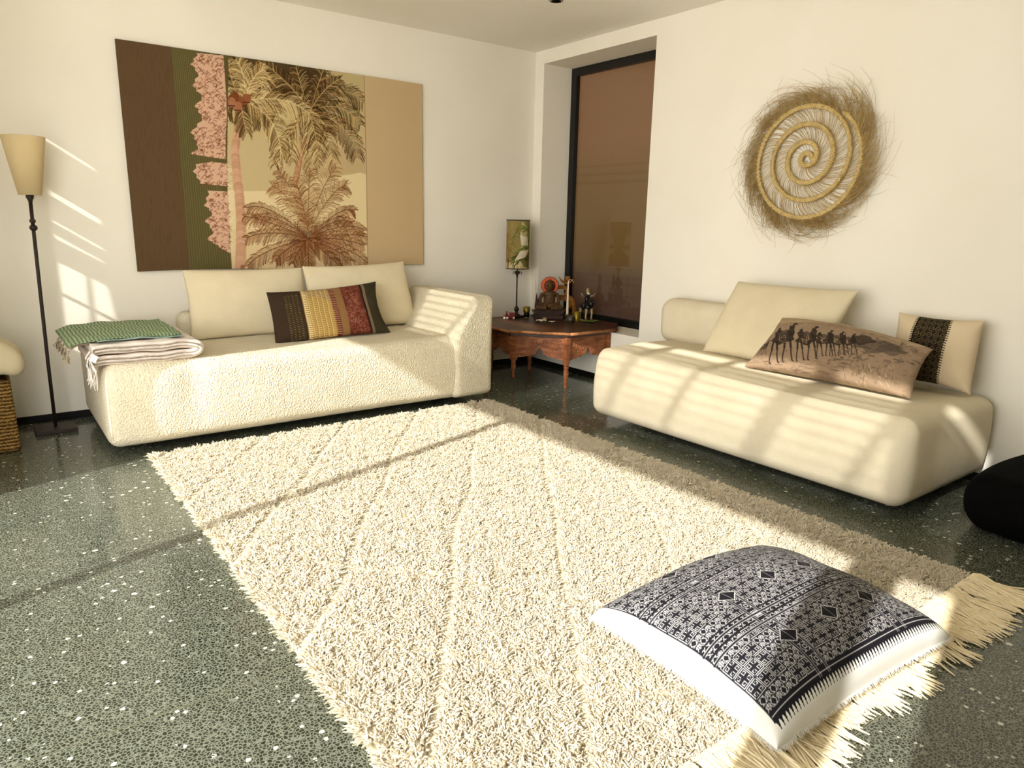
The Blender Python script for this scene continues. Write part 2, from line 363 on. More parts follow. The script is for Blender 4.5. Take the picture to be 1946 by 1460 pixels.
M_timber = mottled('pergola_timber', '#6c5238', '#80644a', 10, .7, .2)
M_linen_w = weave('white_linen', '#e6e2d6', '#efece1', 240)

# ------------------------------------------------------------------ the room
def struct(o): o['kind'] = 'structure'; return o
CZ = 3.154; CT = 3.95
struct(MB().box(-5.06, .6, -9, .3, -.12, 0).build('floor', M_floor))
struct(MB().box(-5.06, .6, 0, .3, 0, CT).build('wall_back', M_wall))
RY0, RY1, RZ0, RZ1, RD = -.1336, -1.6108, .487, 3.03, .367
w = MB(); w.box(0, .6, RY0, 0, 0, CZ); w.box(0, .6, -9, RY1, 0, CZ); w.box(0, .6, RY1, RY0, 0, RZ0); w.box(0, .6, RY1, RY0, RZ1, CZ)
struct(w.build('wall_right', M_wall))
w = MB(); w.box(-3.3, .6, -9, 0, CZ, CZ+.1); w.box(-3.36, -3.3, -9, 0, CZ, CT); w.box(-5.06, -3.3, -9, 0, CT, CT+.1)
struct(w.build('ceiling', M_ceil))
# window wall on the sunny side, out of the frame
JA, JB, HD = -1.55, -6.01, 3.62
X0, X1 = -5.06, -5.0
w = MB(); w.box(X0, X1, -9, JB, 0, CT); w.box(X0, X1, JB, JA, HD, CT)
w.box(X0, X1, -.214, 0, 0, CT)
w.box(X0, X1, JA, -.375, 0, CT)
def fr_x(x, y, z): return (z, x, y)
w.prism([(-.375, 0), (-.214, 0), (-.214, 1.02), (-.375, 1.02)], X0, X1, fr_x)
w.prism([(-.375, 1.02), (-.350, 1.02), (-.318, 1.70), (-.318, 2.95), (-.375, 2.95)], X0, X1, fr_x)  # unseen side opening, slanted jamb shaped to trim the sun patch indoors
w.prism([(-.375, 2.95), (-.214, 2.95), (-.214, CT), (-.375, CT)], X0, X1, fr_x)
w.prism([(-.318, 1.69), (-.214, 1.67), (-.214, 1.80), (-.318, 1.82)], X0, X1, fr_x)
struct(w.build('wall_left', M_wall))
w = MB()
for y, wd in ((-2.894, .07), (-5.69, .20)): w.box(-5.05, -5.01, y-wd/2, y+wd/2, 0, HD)  # the wide post is added, unseen, to cast the band across the floor cushion
struct(w.build('window_2', M_frame))
w = MB(); w.box(-5.04, -5.02, -.279, -.272, 1.02, 1.7); w.box(-5.04, -5.02, -.36, -.184, 1.42, 1.435)
zz = 1.86
while zz < 2.93:
    w.add([(-5.05, -.36, zz), (-5.01, -.36, zz+.045), (-5.01, -.184, zz+.045), (-5.05, -.184, zz), (-5.05, -.36, zz+.012), (-5.01, -.36, zz+.057), (-5.01, -.184, zz+.057), (-5.05, -.184, zz+.012)],
          [(0, 1, 2, 3), (7, 6, 5, 4), (0, 4, 5, 1), (1, 5, 6, 2), (2, 6, 7, 3), (3, 7, 4, 0)]); zz += random.choice((.085, .085, .1, .12))
struct(w.build('window_3', M_frame))
struct(MB().box(-5.06, .6, -7.9, -7.8, 0, CT).build('wall_front', M_wall))
struct(MB().box(-14, -5.06, -12, 4, -.16, -.04).build('bounce_ground', M_bounce_ground))  # unseen pale ground, added to bounce sunlight onto ceiling and walls
pg = thing('pergola', 'slatted timber pergola outside the sunny window wall', 'pergola', (-6.5, -6.4, 0)); struct(pg)
def pp(name, b):
    o = b.build(name, M_timber, pg); o.matrix_parent_inverse = Matrix.Translation((6.5, 6.4, 0)); return o
x = -6.42
while x < -5.22: pp('slat', MB().box(x, x+.062, -6.75, -1.15, 3.62, 3.645)); x += .122
for y, wd in ((-2.45, .05), (-3.86, .085), (-4.43, .05), (-5.12, .14), (-5.73, .05), (-6.4, .05)): pp('rafter', MB().box(-6.5, -5.06, y-wd/2, y+wd/2, 3.54, 3.62))
pp('fascia', MB().box(-6.52, -6.46, -6.75, -1.15, 3.29, 3.66))
for y in (-6.7, -1.2): pp('post', MB().box(-6.53, -6.45, y-.04, y+.04, -.04, 3.3))
# skirting
HB = .0555
struct(MB().box(-5.0, 0, -.012, 0, 0, HB).build('baseboard_back', M_black))
struct(MB().box(-.012, 0, -9, -.012, 0, HB).build('baseboard_right', M_black))
# recessed window
win = thing('window_1', 'tall recessed window with black frame and brown sheer blind', 'window', (RD, (RY0+RY1)/2, RZ0)); struct(win)
def wp(o): o.matrix_parent_inverse = Matrix.Translation((-RD, -(RY0+RY1)/2, -RZ0)); return o
w = MB(); fb = .075; zt = RZ1; w.box(RD, RD+.06, RY0-fb, RY0, RZ0, zt); w.box(RD, RD+.06, RY1, RY1+fb, RZ0, zt); w.box(RD, RD+.06, RY1+fb, RY0-fb, zt-.075, zt); w.box(RD, RD+.06, RY1+fb, RY0-fb, RZ0, RZ0+.075)
wp(w.build('frame', M_frame, win))
wp(MB().box(RD+.035, RD+.04, RY1+fb, RY0-fb, RZ0+.075, zt-.075).build('pane', M_pane, win))
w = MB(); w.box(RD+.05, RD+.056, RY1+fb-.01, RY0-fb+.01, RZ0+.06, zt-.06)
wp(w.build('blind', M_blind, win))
cl = thing('recessed_spotlight', 'small recessed downlight in the white ceiling near the corner', 'light', (-.96, -1.44, CZ))
MB().lathe([(.052, -.006), (.056, -.003), (.056, 0), (.038, 0), (.036, -.004), (.04, -.006)], n=28).build('trim_ring', mottled('steel_ring', '#8f8a80', '#a9a498', 10, .3, .5, metal=.6), cl)
MB().lathe([(.0, -.002), (.036, -.002), (.036, 0)], n=24).build('lamp_face', mottled('lamp_face', '#5c4a3a', '#6c5a48', 10, .3), cl)

# ------------------------------------------------------------------ tapestry
TX0, TX1, TZ0, TZ1 = -3.7887, -1.328, 1.0731, 2.692
H = homog([(56, 69), (1797, 328), (1804, 1354), (180, 1392)], [(0, 0), (719, 0), (719, 473), (0, 473)])
R = Ras(720, 474, '#bfab80', H)
R.poly([(690, 150), (1475, 270), (1475, 560), (690, 560)], '#b3a272', .7); R.poly([(690, 400), (1475, 400), (1475, 640), (690, 640)], '#beaa78', .4)
cloud = [(690, 930), (800, 935), (960, 930), (1100, 900), (1190, 870), (1300, 850), (1350, 845), (1400, 840), (1440, 828), (1490, 845), (1490, 1400), (690, 1400)]
R.poly(cloud, '#d8c598'); R.poly([(1180, 700), (1475, 700), (1475, 830), (1380, 835), (1180, 860)], '#b59a70', .5)
R.poly([(690, 1150), (1490, 1150), (1490, 1400), (690, 1400)], '#cdb488', .5)
def rc(base, j=18):
    c = Ras.c(base)*255; return tuple(np.clip(c+rng.uniform(-j, j), 0, 255)/255)
def frond(p0, p1, p2, L, cols, n=44, stem='#b89a68', droop=.5, wdt=1.3, al=.9):
    B = bez((p0, p1, p2), n); T = np.gradient(B, axis=0); T /= np.linalg.norm(T, axis=1)[:, None]+1e-9
    for i in range(1, n):
        f = i/(n-1); l = L*.9*(.35+.9*math.sin(PI*min(1, f*.8+.12)))*rng.uniform(.75, 1.15)
        for sgn in (-1, 1):
            nx, ny = -T[i][1]*sgn, T[i][0]*sgn; d = np.array([nx*.8+T[i][0]*.75, ny*.8+T[i][1]*.75]); d /= np.linalg.norm(d)
            a = B[i]; b = a+d*l*.55; c = a+d*l+np.array([0, droop*l*rng.uniform(.4, 1)])
            col = cols[int(rng.integers(len(cols)))]
            R.line([a, b, c], wdt*rng.uniform(.8, 1.3), rc(col), al)
    R.line(B, 1.6, stem, .9)
dk = ['#3a2a14', '#4a3619', '#2e2210', '#5b4522', '#9a8250']; md = ['#6b4f2a', '#4a3218', '#8a6c3e', '#c2a872', '#57401f']; lt = ['#b89c66', '#cbb27e', '#5a4322', '#8a6a3c', '#d3bd8c']
R.poly([(675, 160), (860, 185), (1100, 225), (1250, 245), (1260, 330), (1190, 430), (1080, 430), (960, 380), (800, 330), (690, 300)], '#3b2b15', .85)
R.poly([(680, 170), (760, 180), (740, 260), (690, 300)], '#2c2412', .8)
blobs = [(1080, 330, 150, 90, .75), (1180, 470, 90, 120, .6), (860, 420, 120, 110, .45), (960, 330, 130, 90, .7), (1150, 1200, 130, 110, .35)]
for bx_, by_, rx_, ry_, al_ in blobs:
    for k_ in range(6): R.poly([(bx_+rx_*(1-.12*k_)*math.cos(a)*(1+.15*math.sin(6*a+k_)), by_+ry_*(1-.12*k_)*math.sin(a)*(1+.15*math.cos(5*a))) for a in np.linspace(0, 6.28, 40)], '#3c2a16', al_*.35)
for tip, via in [((1460, 430), (1340, 290)), ((1445, 555), (1340, 400)), ((1430, 740), (1400, 540)), ((1240, 235), (1200, 350)), ((1330, 300), (1250, 330)), ((1270, 600), (1230, 520))]:
    frond((1160, 480), via, tip, 75, dk+['#8a5a38'], droop=.6)
for tip, via in [((930, 260), (1030, 290)), ((1080, 230), (1110, 330)), ((870, 200), (980, 250))]: frond((1140, 450), via, tip, 70, dk+md, droop=.4)
# second trunk, first trunk
def trunk(pts, w0, w1, c1, c2):
    B = np.array(pts, float); n = len(B)-1
    s = np.linspace(0, n, 60); P = np.stack([np.interp(s, np.arange(n+1), B[:, k]) for k in (0, 1)], 1)
    for i in range(59):
        f = i/59; wd = (w0+(w1-w0)*f)*.42; R.line(P[i:i+2], wd, rc(c1, 10))
        R.line(P[i:i+2]+np.array([w0*.3, 0]), wd*.35, rc(c2, 10), .7)
        if i % 3 == 0: R.line([P[i]+(-w0*.4, -4), P[i]+(w0*.4, 3)], 1, c2, .5)
trunk([(1130, 640), (1100, 760), (1080, 860), (1085, 960), (1110, 1060), (1150, 1140)], 34, 42, '#b58b66', '#7d4f35')
trunk([(765, 480), (750, 590), (735, 700), (742, 820), (758, 950), (768, 1100), (768, 1250), (762, 1380)], 40, 60, '#c29878', '#8a5038')
for tip, via in [((700, 180), (700, 300)), ((690, 500), (700, 400)), ((800, 600), (770, 480)), ((890, 560), (860, 430))]: frond((770, 420), via, tip, 60, md+dk, droop=.8)
for tip, via in [((1170, 840), (1165, 640)), ((1295, 800), (1280, 600)), ((1060, 760), (1040, 600)), ((960, 780), (990, 640)), ((1210, 760), (1200, 600))]: frond((1150, 480), via, tip, 62, md+lt, droop=.55)
for tip, via in [((880, 370), (930, 190)), ((740, 190), (800, 260)), ((990, 540), (930, 350)), ((990, 760), (1010, 520)), ((1160, 500), (1040, 380)), ((900, 250), (830, 260))]: frond((790, 420), via, tip, 78, lt, droop=.35, stem='#d8c490')
for c in ((735, 400), (775, 430), (800, 410), (750, 455), (715, 430)):
    R.poly([(c[0]+26*math.cos(a), c[1]+30*math.sin(a)) for a in np.linspace(0, 6.28, 14)], rc('#8d5436', 25), .9)
    R.line([(c[0]-18, c[1]+20), (c[0]+18, c[1]+22)], 3, '#4a2414', .8)
lo = ['#7a4a2a', '#5a3218', '#8c5c38', '#a2764c', '#6b4426']; lo2 = ['#b39468', '#a07e50', '#8c6a40', '#c0a478']
for tip, via in [((945, 905), (1020, 920)), ((985, 820), (1070, 930)), ((1310, 800), (1220, 900)), ((1370, 905), (1290, 900)), ((1160, 800), (1150, 950)), ((1080, 880), (1120, 1000))]: frond((1150, 1170), via, tip, 70, lo2+lo, droop=.35, stem='#7a5434')
for tip, via in [((800, 1030), (920, 980)), ((845, 1085), (960, 1050)), ((785, 1080), (880, 1080)), ((800, 1200), (930, 1140)), ((805, 1360), (880, 1260)), ((960, 1330), (1010, 1250)),
                 ((1412, 1045), (1330, 1010)), ((1400, 1110), (1300, 1070)), ((1466, 1160), (1380, 1090)), ((1484, 1195), (1350, 1160)), ((1462, 1245), (1350, 1190)), ((1484, 1345), (1400, 1250)),
                 ((1390, 1330), (1300, 1250)), ((1325, 1355), (1240, 1270)), ((1150, 1360), (1150, 1270)), ((1060, 1340), (1090, 1260))]: frond((1150, 1200), via, tip, 52, lo, droop=.5, stem='#5e3820', wdt=1.2)
# left panel
R.poly([(40, 50), (375, 110), (395, 450), (430, 900), (478, 1400), (170, 1410)], '#5c4730'); R.poly([(370, 105), (520, 130), (700, 160), (690, 760), (690, 900), (716, 1400), (476, 1400), (430, 900), (400, 500)], '#574f2d')
for i in range(900):
    s_ = rng.uniform(0, 1); y = rng.uniform(60, 1390); xx = 60+s_*320+(y-70)*.085*1.1; R.line([(xx, y), (xx+4, y+50)], 1, rc('#54402a', 12), .35)
for i in range(17):
    f = i/16; xt = 378+f*170; xb = 480+f*235; R.line([(xt, 100), (xt+(xb-xt)*.5, 740), (xb, 1395)], 1.1, '#77704a', .75)
def lace(poly):
    R.poly(poly, '#cfa78c'); P = np.array(poly); x0, x1, y0, y1 = P[:, 0].min(), P[:, 0].max(), P[:, 1].min(), P[:, 1].max()
    for i in range(int((x1-x0)*(y1-y0)/260)):
        x, y = rng.uniform(x0+8, x1-4), rng.uniform(y0+4, y1-4)
        ins = False
        for a, b in zip(P, np.roll(P, -1, 0)):
            if (a[1] > y) != (b[1] > y) and x < (b[0]-a[0])*(y-a[1])/(b[1]-a[1])+a[0]: ins = not ins
        if ins:
            a = random.choice((.75, -.75, 2.2, .2)); l = rng.uniform(9, 20); R.line([(x, y), (x+l*math.cos(a), y+l*math.sin(a)), (x+l*math.cos(a)+7*math.cos(a+1.6), y+l*math.sin(a)+7*math.sin(a+1.6))], 1.0, '#6b4028', .85)
def jag(pts, amp=14):
    out = []
    for a, b in zip(pts[:-1], pts[1:]):
        n = max(2, int(math.dist(a, b)/18))
        for i in range(n): f = i/n; out.append((a[0]+(b[0]-a[0])*f+(amp if i % 2 else 0), a[1]+(b[1]-a[1])*f))
    return out+[pts[-1]]
lace(jag([(520, 150), (480, 215), (525, 265), (488, 335), (545, 400), (505, 455), (545, 520), (482, 605), (525, 690), (480, 725)])+[(560, 738), (680, 755), (682, 600), (690, 500), (680, 300), (672, 165)])
lace(jag([(510, 785), (492, 825), (535, 895)])+[(690, 908), (688, 780), (600, 770)])
lace(jag([(578, 935), (556, 1020), (602, 1060), (560, 1110), (605, 1160), (575, 1215), (640, 1255)])+[(705, 1290), (700, 1100), (692, 938)])
for i in range(70):
    y = rng.uniform(780, 1280); R.line([(690+(y-780)*.03, y), (715+(y-780)*.03, y+rng.uniform(-25, 25))], 1.2, '#e0cfae', .8)
R.poly([(1466, 270), (1830, 320), (1830, 1380), (1488, 1380), (1480, 900)], '#bfa67e'); R.line([(1466, 270), (1480, 800), (1488, 1370)], 1.2, '#6a4a28', .8)
nu, nv = 720, 474
U, V = np.meshgrid(np.linspace(0, 1, nu), np.linspace(0, 1, nv), indexing='ij')
sag = .012*np.sin(PI*U)**2*(V < 2)*(1-2*V)*0
Pt = np.stack([TX0+(TX1-TX0)*U, -.028-.006*np.sin(5*U+1)*np.sin(3*V+.5)-.004*np.sin(17*U), TZ0+(TZ1-TZ0)*V+.006*np.sin(9*U)*(1-V)], -1).reshape(-1, 3)
Pb = Pt.copy(); Pb[:, 1] = -.004
bi = np.concatenate([np.arange(nv), np.arange(1, nu)*nv+nv-1, (nu-1)*nv+np.arange(nv-2, -1, -1), np.arange(nu-2, 0, -1)*nv]); nb = len(bi)
edge = np.stack([bi, np.roll(bi, -1), nu*nv+np.arange(nb)-0, nu*nv+np.arange(nb)], 1); edge[:, 2] = nu*nv+np.roll(np.arange(nb), -1)
cc = R.sample(U.ravel(), V.ravel())
tp = npmesh('tapestry', np.concatenate([Pt, Pb[bi]]), [grid_faces(nu, nv), edge], True, np.concatenate([cc, cc[bi]]))
link(tp, None, attr_mat('printed_canvas', .9, .1, 400, .3)); tag(tp, 'wide brown canvas wall hanging printed with palm trees', 'wall hanging')

# ------------------------------------------------------------------ sofa under the tapestry
SF = thing('sofa', 'long cream boucle sofa with one armrest under the palm canvas', 'sofa', (-2.8, -.65, 0))
def loc(o, t): o.matrix_parent_inverse = t.matrix_basis.inverted() if False else Matrix.Translation(-Vector(t.location)); return o
def d1(P, n):
    P = P.copy(); x, y, z = P.T; fm = np.clip(-n[:, 1], 0, 1)
    P[:, 1] -= fm*(.018*np.sin((x+4.2)*2.4)+.05*np.clip((x+3.0)/1.6, 0, 1)+.012*np.exp(-((x+3.93)/.10)**2)-.02*np.exp(-((x+3.72)/.07)**2)*np.clip((z-.1)*3, 0, 1))
    tm = np.clip(n[:, 2], 0, 1); P[:, 2] += tm*(.016*np.sin(x*2.1+1)*np.cos(y*2.5)+.012)
    P[:, 1] -= fm*.02*np.sin(PI*np.clip((z-.06)/.5, 0, 1)); return P
loc(rbox('seat_base', (-2.80, -.625, .315), (1.43, .575, .255), .075, M_boucle, SF, d1, m=70), SF)
def arm_d(P, n):
    P = P.copy(); z = P[:, 2]; s_ = np.clip((z-.54)/.36, 0, 1); left = np.clip((-1.37-P[:, 0])/.36, 0, 1)
    P[:, 0] += left*(.20*s_*s_*(3-2*s_)-.03); P[:, 1] -= .03*np.clip(-n[:, 1], 0, 1); return P
loc(rbox('armrest', (-1.55, -.68, .48), (.185, .562, .415), .06, M_boucle, SF, arm_d, m=40), SF)
loc(rbox('back_bolster', (-2.68, -.17, .655), (.90, .11, .12), .08, M_boucle, SF, m=40), SF)
b = MB(); b.tube([(-4.207, -1.184, .13), (-4.210, -1.188, .18), (-4.210, -1.192, .28), (-4.210, -1.190, .42), (-4.208, -1.182, .50), (-4.195, -1.165, .553)], .008, 8); loc(b.build('piping', M_piping, SF), SF)
for x, y in ((-3.9, -.9), (-1.7, -.9), (-3.9, -.2), (-1.7, -.2)): loc(MB().box(x-.04, x+.04, y-.04, y+.04, 0, .075).build('foot', M_black, SF), SF)
c = thing('back_cushion', 'large cream back cushion on the left half of the long sofa', 'cushion', (-3.08, -.42, .58), (math.radians(-14), 0, 0), 'cream back cushions on the long sofa')
pillow('cover', .91, .53, .20, M_cush, c, pin=.03, seed=1, exp=.36)
c = thing('back_cushion', 'large cream back cushion on the long sofa beside the armrest', 'cushion', (-2.14, -.44, .58), (math.radians(-14), math.radians(-1), 0), 'cream back cushions on the long sofa')
pillow('cover', .95, .54, .20, M_cush, c, pin=.03, seed=2, exp=.36, corner=[(0, 0), (.03, 0), (0, .01), (-.02, .02)])
# brocade pillow
R = Ras(300, 140, '#33261a')
for i in range(2500): a = (rng.uniform(0, 300), rng.uniform(0, 140)); R.line([a, (a[0]+rng.uniform(-2, 2), a[1]+rng.uniform(-3, 3))], 1, rc('#3a2a1c', 14), .5)
R.poly([(85, 0), (165, 0), (165, 140), (85, 140)], '#94743c'); R.poly([(85, 0), (165, 0), (160, 45), (120, 30), (88, 25)], '#8a6f50', .8)
for kx in (40, 50, 60, 70):
    for y in range(18, 136, 6): R.line([(kx, y), (kx+5, y+3)], 1.3, rc('#7a7038', 20), .8)
for kx in (88, 100, 112, 124, 136, 148):
    R.line([(kx, 6), (kx-1, 70), (kx, 138)], 1.4, '#d8c48e', .9)
    for y in range(6, 138, 5): R.line([(kx, y), (kx+8, y+2)], 1.5 if kx > 90 else 2.2, '#e8d9ae' if kx < 90 else '#c9b070', .95)
R.poly([(158, 0), (170, 0), (172, 140), (160, 140)], '#5a1f18')
for y in range(3, 138, 5): R.line([(160, y), (171, y+2)], 1.4, '#c9a880', .9)
R.poly([(171, 0), (190, 0), (192, 140), (173, 140)], '#84623c'); R.poly([(190, 0), (244, 0), (246, 140), (192, 140)], '#5e2a1c')
for i in range(150):
    x, y, r_ = rng.uniform(194, 240), rng.uniform(3, 137), rng.uniform(2, 6); a0 = rng.uniform(0, 6); R.line([(x+r_*math.cos(a0+t), y+r_*math.sin(a0+t)) for t in np.linspace(0, 4, 8)], 1, rc('#94604c', 15), .75)
R.poly([(244, 0), (250, 0), (251, 140), (246, 140)], '#231812'); R.poly([(250, 0), (258, 0), (259, 140), (251, 140)], '#71604a'); R.poly([(258, 0), (300, 0), (300, 140), (259, 140)], '#37301f')
c = thing('throw_pillow', 'dark brocade pillow with gold stitching and maroon band on the long sofa', 'pillow', (-2.6, -.80, .572), (math.radians(-26), math.radians(-1.5), math.radians(-1)))
pillow('cover', .94, .42, .17, attr_mat('brocade'), c, R, seed=4, pin=.07, wr=.008, corner=[(.03, -.01), (.04, .0), (.05, .0), (.02, .03)])
# ------------------------------------------------------------------ blankets on the left end
def ribbon(name, prof, y0, y1, th, mat, parent=None, skew=0.0, ny=24, wob=.004, sd=0):
    """prof: list of (x,z) centreline; folded cloth of thickness th between y0 and y1"""
    P = np.array(prof, float); d = np.r_[0, np.cumsum(np.hypot(*np.diff(P, axis=0).T))]; s_ = np.linspace(0, d[-1], 90)
    P = np.stack([np.interp(s_, d, P[:, k]) for k in (0, 1)], 1); K_ = np.ones(5)/5
    for _ in range(2): P[2:-2] = np.stack([np.convolve(P[:, k], K_, 'valid') for k in (0, 1)], 1)
    T = np.gradient(P, axis=0); T /= np.linalg.norm(T, axis=1)[:, None]; N = np.stack([-T[:, 1], T[:, 0]], 1)
    out = np.concatenate([P+N*th/2, (P-N*th/2)[::-1]]); n = len(out); ys = np.concatenate([[y0, y0+.004], np.linspace(y0+.02, y1-.02, ny), [y1-.004, y1]]); sc = np.concatenate([[.35, .8], np.ones(ny), [.8, .35]])
    cen = np.concatenate([P, P[::-1]]); V = []
    for y, k_ in zip(ys, sc):
        q = cen+(out-cen)*k_; zz = q[:, 1]+wob*np.sin(q[:, 0]*31+y*23+sd)+wob*np.sin(q[:, 0]*13-y*41+sd*2)
        V.append(np.stack([q[:, 0]+skew*(y-y0), np.full(n, y)+.006*np.sin(q[:, 0]*17+sd), zz], 1))
    V = np.concatenate(V); ny_ = len(ys); i, j = np.meshgrid(np.arange(ny_-1), np.arange(n), indexing='ij'); j2 = (j+1) % n
    F = np.stack([i*n+j, i*n+j2, (i+1)*n+j2, (i+1)*n+j], -1).reshape(-1, 4)
    caps = []
    for base in (0, (ny_-1)*n):
        h_ = n//2
        for a in range(h_-1): caps.append((base+a, base+a+1, base+n-2-a, base+n-1-a))
    o = npmesh(name, V, [F, np.array(caps)]); link(o, parent, mat); return o
ZS = .588
q = thing('folded_quilt', 'folded white quilt stacked on the left end of the long sofa', 'quilt', (-3.95, -.75, ZS))
o = ribbon('quilt_fold', [(-4.27, ZS+.03), (-4.1, ZS+.031), (-3.75, ZS+.031), (-3.665, ZS+.036), (-3.635, ZS+.066), (-3.665, ZS+.094), (-3.75, ZS+.100), (-4.1, ZS+.100), (-4.26, ZS+.096)], -1.17, -.45, .058, M_quilt, q, sd=1, wob=.003); loc(o, q)
pr = []
for i in range(26):
    t = i/25; x0 = -4.27+.02*rng.random(); y0 = -1.19+.16*t; z0 = ZS+.03+.06*rng.random()
    pr.append([(x0, y0, z0), (x0-.025, y0-.02, z0-.03), (x0-.02+.01*rng.normal(), y0-.03, z0-.08), (x0-.015+.012*rng.normal(), y0-.028, z0-.13-.05*rng.random())])
o = strands('quilt_fringe', np.array(pr), np.array([.006, .005, .004, .002]), M_quilt, q, 4); loc(o, q); o['kind'] = 'stuff'
o = MB().box(-.018, .018, -.003, .003, -.022, .022).build('care_label', M_white, q); o.location = Vector((-4.262, -1.205, ZS+.06))-Vector(q.location); o.rotation_euler = (0, .5, -.3)
be = thing('beige_throw', 'beige tasselled throw under the green one on the sofa end', 'throw', (-4.1, -.7, ZS+.12))
o = ribbon('throw_fold', [(-4.36, ZS+.095), (-4.32, ZS+.125), (-4.2, ZS+.139), (-3.95, ZS+.140), (-3.82, ZS+.140)], -1.02, -.36, .014, M_beige, be, sd=3); loc(o, be)
for i in range(5):
    y = -.98+.15*i; pr = []
    for j in range(9):
        x0 = -4.365; pr.append([(x0, y+.01*rng.normal(), ZS+.08), (x0-.012, y+.012*rng.normal(), ZS+.06), (x0-.012+.01*rng.normal(), y+.014*rng.normal(), ZS+.03), (x0-.01+.01*rng.normal(), y+.014*rng.normal(), ZS+.005)])
    o = strands('tassel', np.array(pr), np.array([.004, .004, .003, .002]), M_beige, be, 4); loc(o, be)
gr = thing('green_throw', 'green ribbed throw folded on top of the blanket stack', 'throw', (-4.05, -.72, ZS+.14))
o = ribbon('throw_fold', [(-4.38, ZS+.122), (-4.30, ZS+.148), (-4.1, ZS+.157), (-3.9, ZS+.157), (-3.735, ZS+.152)], -1.08, -.33, .016, M_green, gr, sd=5, wob=.003); loc(o, gr)
o = ribbon('hem', [(-4.22, ZS+.142), (-4.0, ZS+.146), (-3.73, ZS+.141)], -1.095, -1.045, .008, M_greenedge, gr, sd=5, wob=.003); loc(o, gr)

# ------------------------------------------------------------------ floor lamp, basket
fl = thing('floor_lamp', 'tall dark iron floor lamp with parchment cone shade', 'lamp', (-4.445, -.28, 0))
b = MB(); b.box(-.125, .125, -.11, .11, 0, .028); b.build('base', M_iron, fl, .004)
b = MB(); b.tube([(0, 0, .02), (.004, 0, .5), (.012, 0, 1.0), (.022, 0, 1.58)], .0115, 12); b.build('pole', M_iron, fl)
for z, r in ((1.437, .019), (1.393, .024)): MB().ell((.02, 0, z), (r, r, r*.9), 18).build('knob', M_iron, fl)
MB().lathe([(.010, 1.55), (.014, 1.57), (.022, 1.585), (.024, 1.605), (.006, 1.61)], (.022, 0), 20).build('shade_holder', M_iron, fl)
b = MB(); b.lathe([(.066, 1.603), (.124, 1.968), (.1225, 1.970), (.064, 1.605)], (.025, 0), 48); b.build('lamp_shade', M_shade, fl)
bk = thing('basket', 'square woven seagrass basket beside the floor lamp', 'basket', (-4.83, -.53, 0))
rbox('basket_body', (0, 0, .235), (.165, .165, .235), .03, M_basket, bk, lambda P, n: P*np.stack([1-.05*np.clip((P[:, 2])/.47, 0, 1), 1-.05*np.clip(P[:, 2]/.47, 0, 1), np.ones(len(P))], 1), m=20)
b = MB(); b.tube([(-.15, -.15, .45), (.15, -.15, .45), (.15, .15, .45), (-.15, .15, .45), (-.15, -.15, .45)], .012, 8); b.build('rim', M_basket, bk)
bl = thing('cushion', 'cream cushion heaped on top of the woven basket', 'cushion', (-4.84, -.53, .465))
def bd(P, n):
    P = P.copy(); x, y, z = P.T; f = np.clip(1-np.hypot(x, y)/.27, 0, 1); P[:, 2] = z+.10*f+.012*np.sin(x*22+y*9)+.01*np.sin(y*31); return P
rbox('cover', (0, 0, .10), (.255, .23, .10), .095, M_cush, bl, bd, m=30)
b = MB(); b.tube([(.06, -.08, .285), (.085, -.09, .31), (.11, -.09, .305), (.13, -.09, .28)], .012, 8); b.build('knot', M_cush, bl)

# ------------------------------------------------------------------ carved table
TB = thing('carved_table', 'octagonal carved wooden table in the corner between the sofas', 'table', (-.35, -.75, 0))
TZ = .525
top = [(-.925, -.865), (-.545, -1.285), (.04, -1.29), (.325, -1.02), (.325, -.42), (.04, -.155), (-.03, -.06), (-.56, -.06), (-.925, -.34)]
b = MB(); b.prism(top, TZ-.033, TZ); b.prism([(x*.93-.026, y*.93-.05) for x, y in top[:3]]+[(-.03, -1.2), (-.03, -.1), (-.53, -.12), (-.86, -.36)], TZ-.055, TZ-.033); loc(b.build('table_top', M_top, TB, .004), TB)
b = MB()
for a, c_ in zip(top[:2]+top[8:], top[1:3]+top[:1]):
    a_, c2 = Vector((*a, TZ-.012)), Vector((*c_, TZ-.012)); b.tube([a_, c2], .0135, 8)
loc(b.build('edge_moulding', mottled('worn_edge_wood', '#8f5a32', '#b27c50', 25, .5, .3), TB), TB)
ring = [(-.83, -.38), (-.83, -.825), (-.525, -1.225), (-.025, -1.235)]
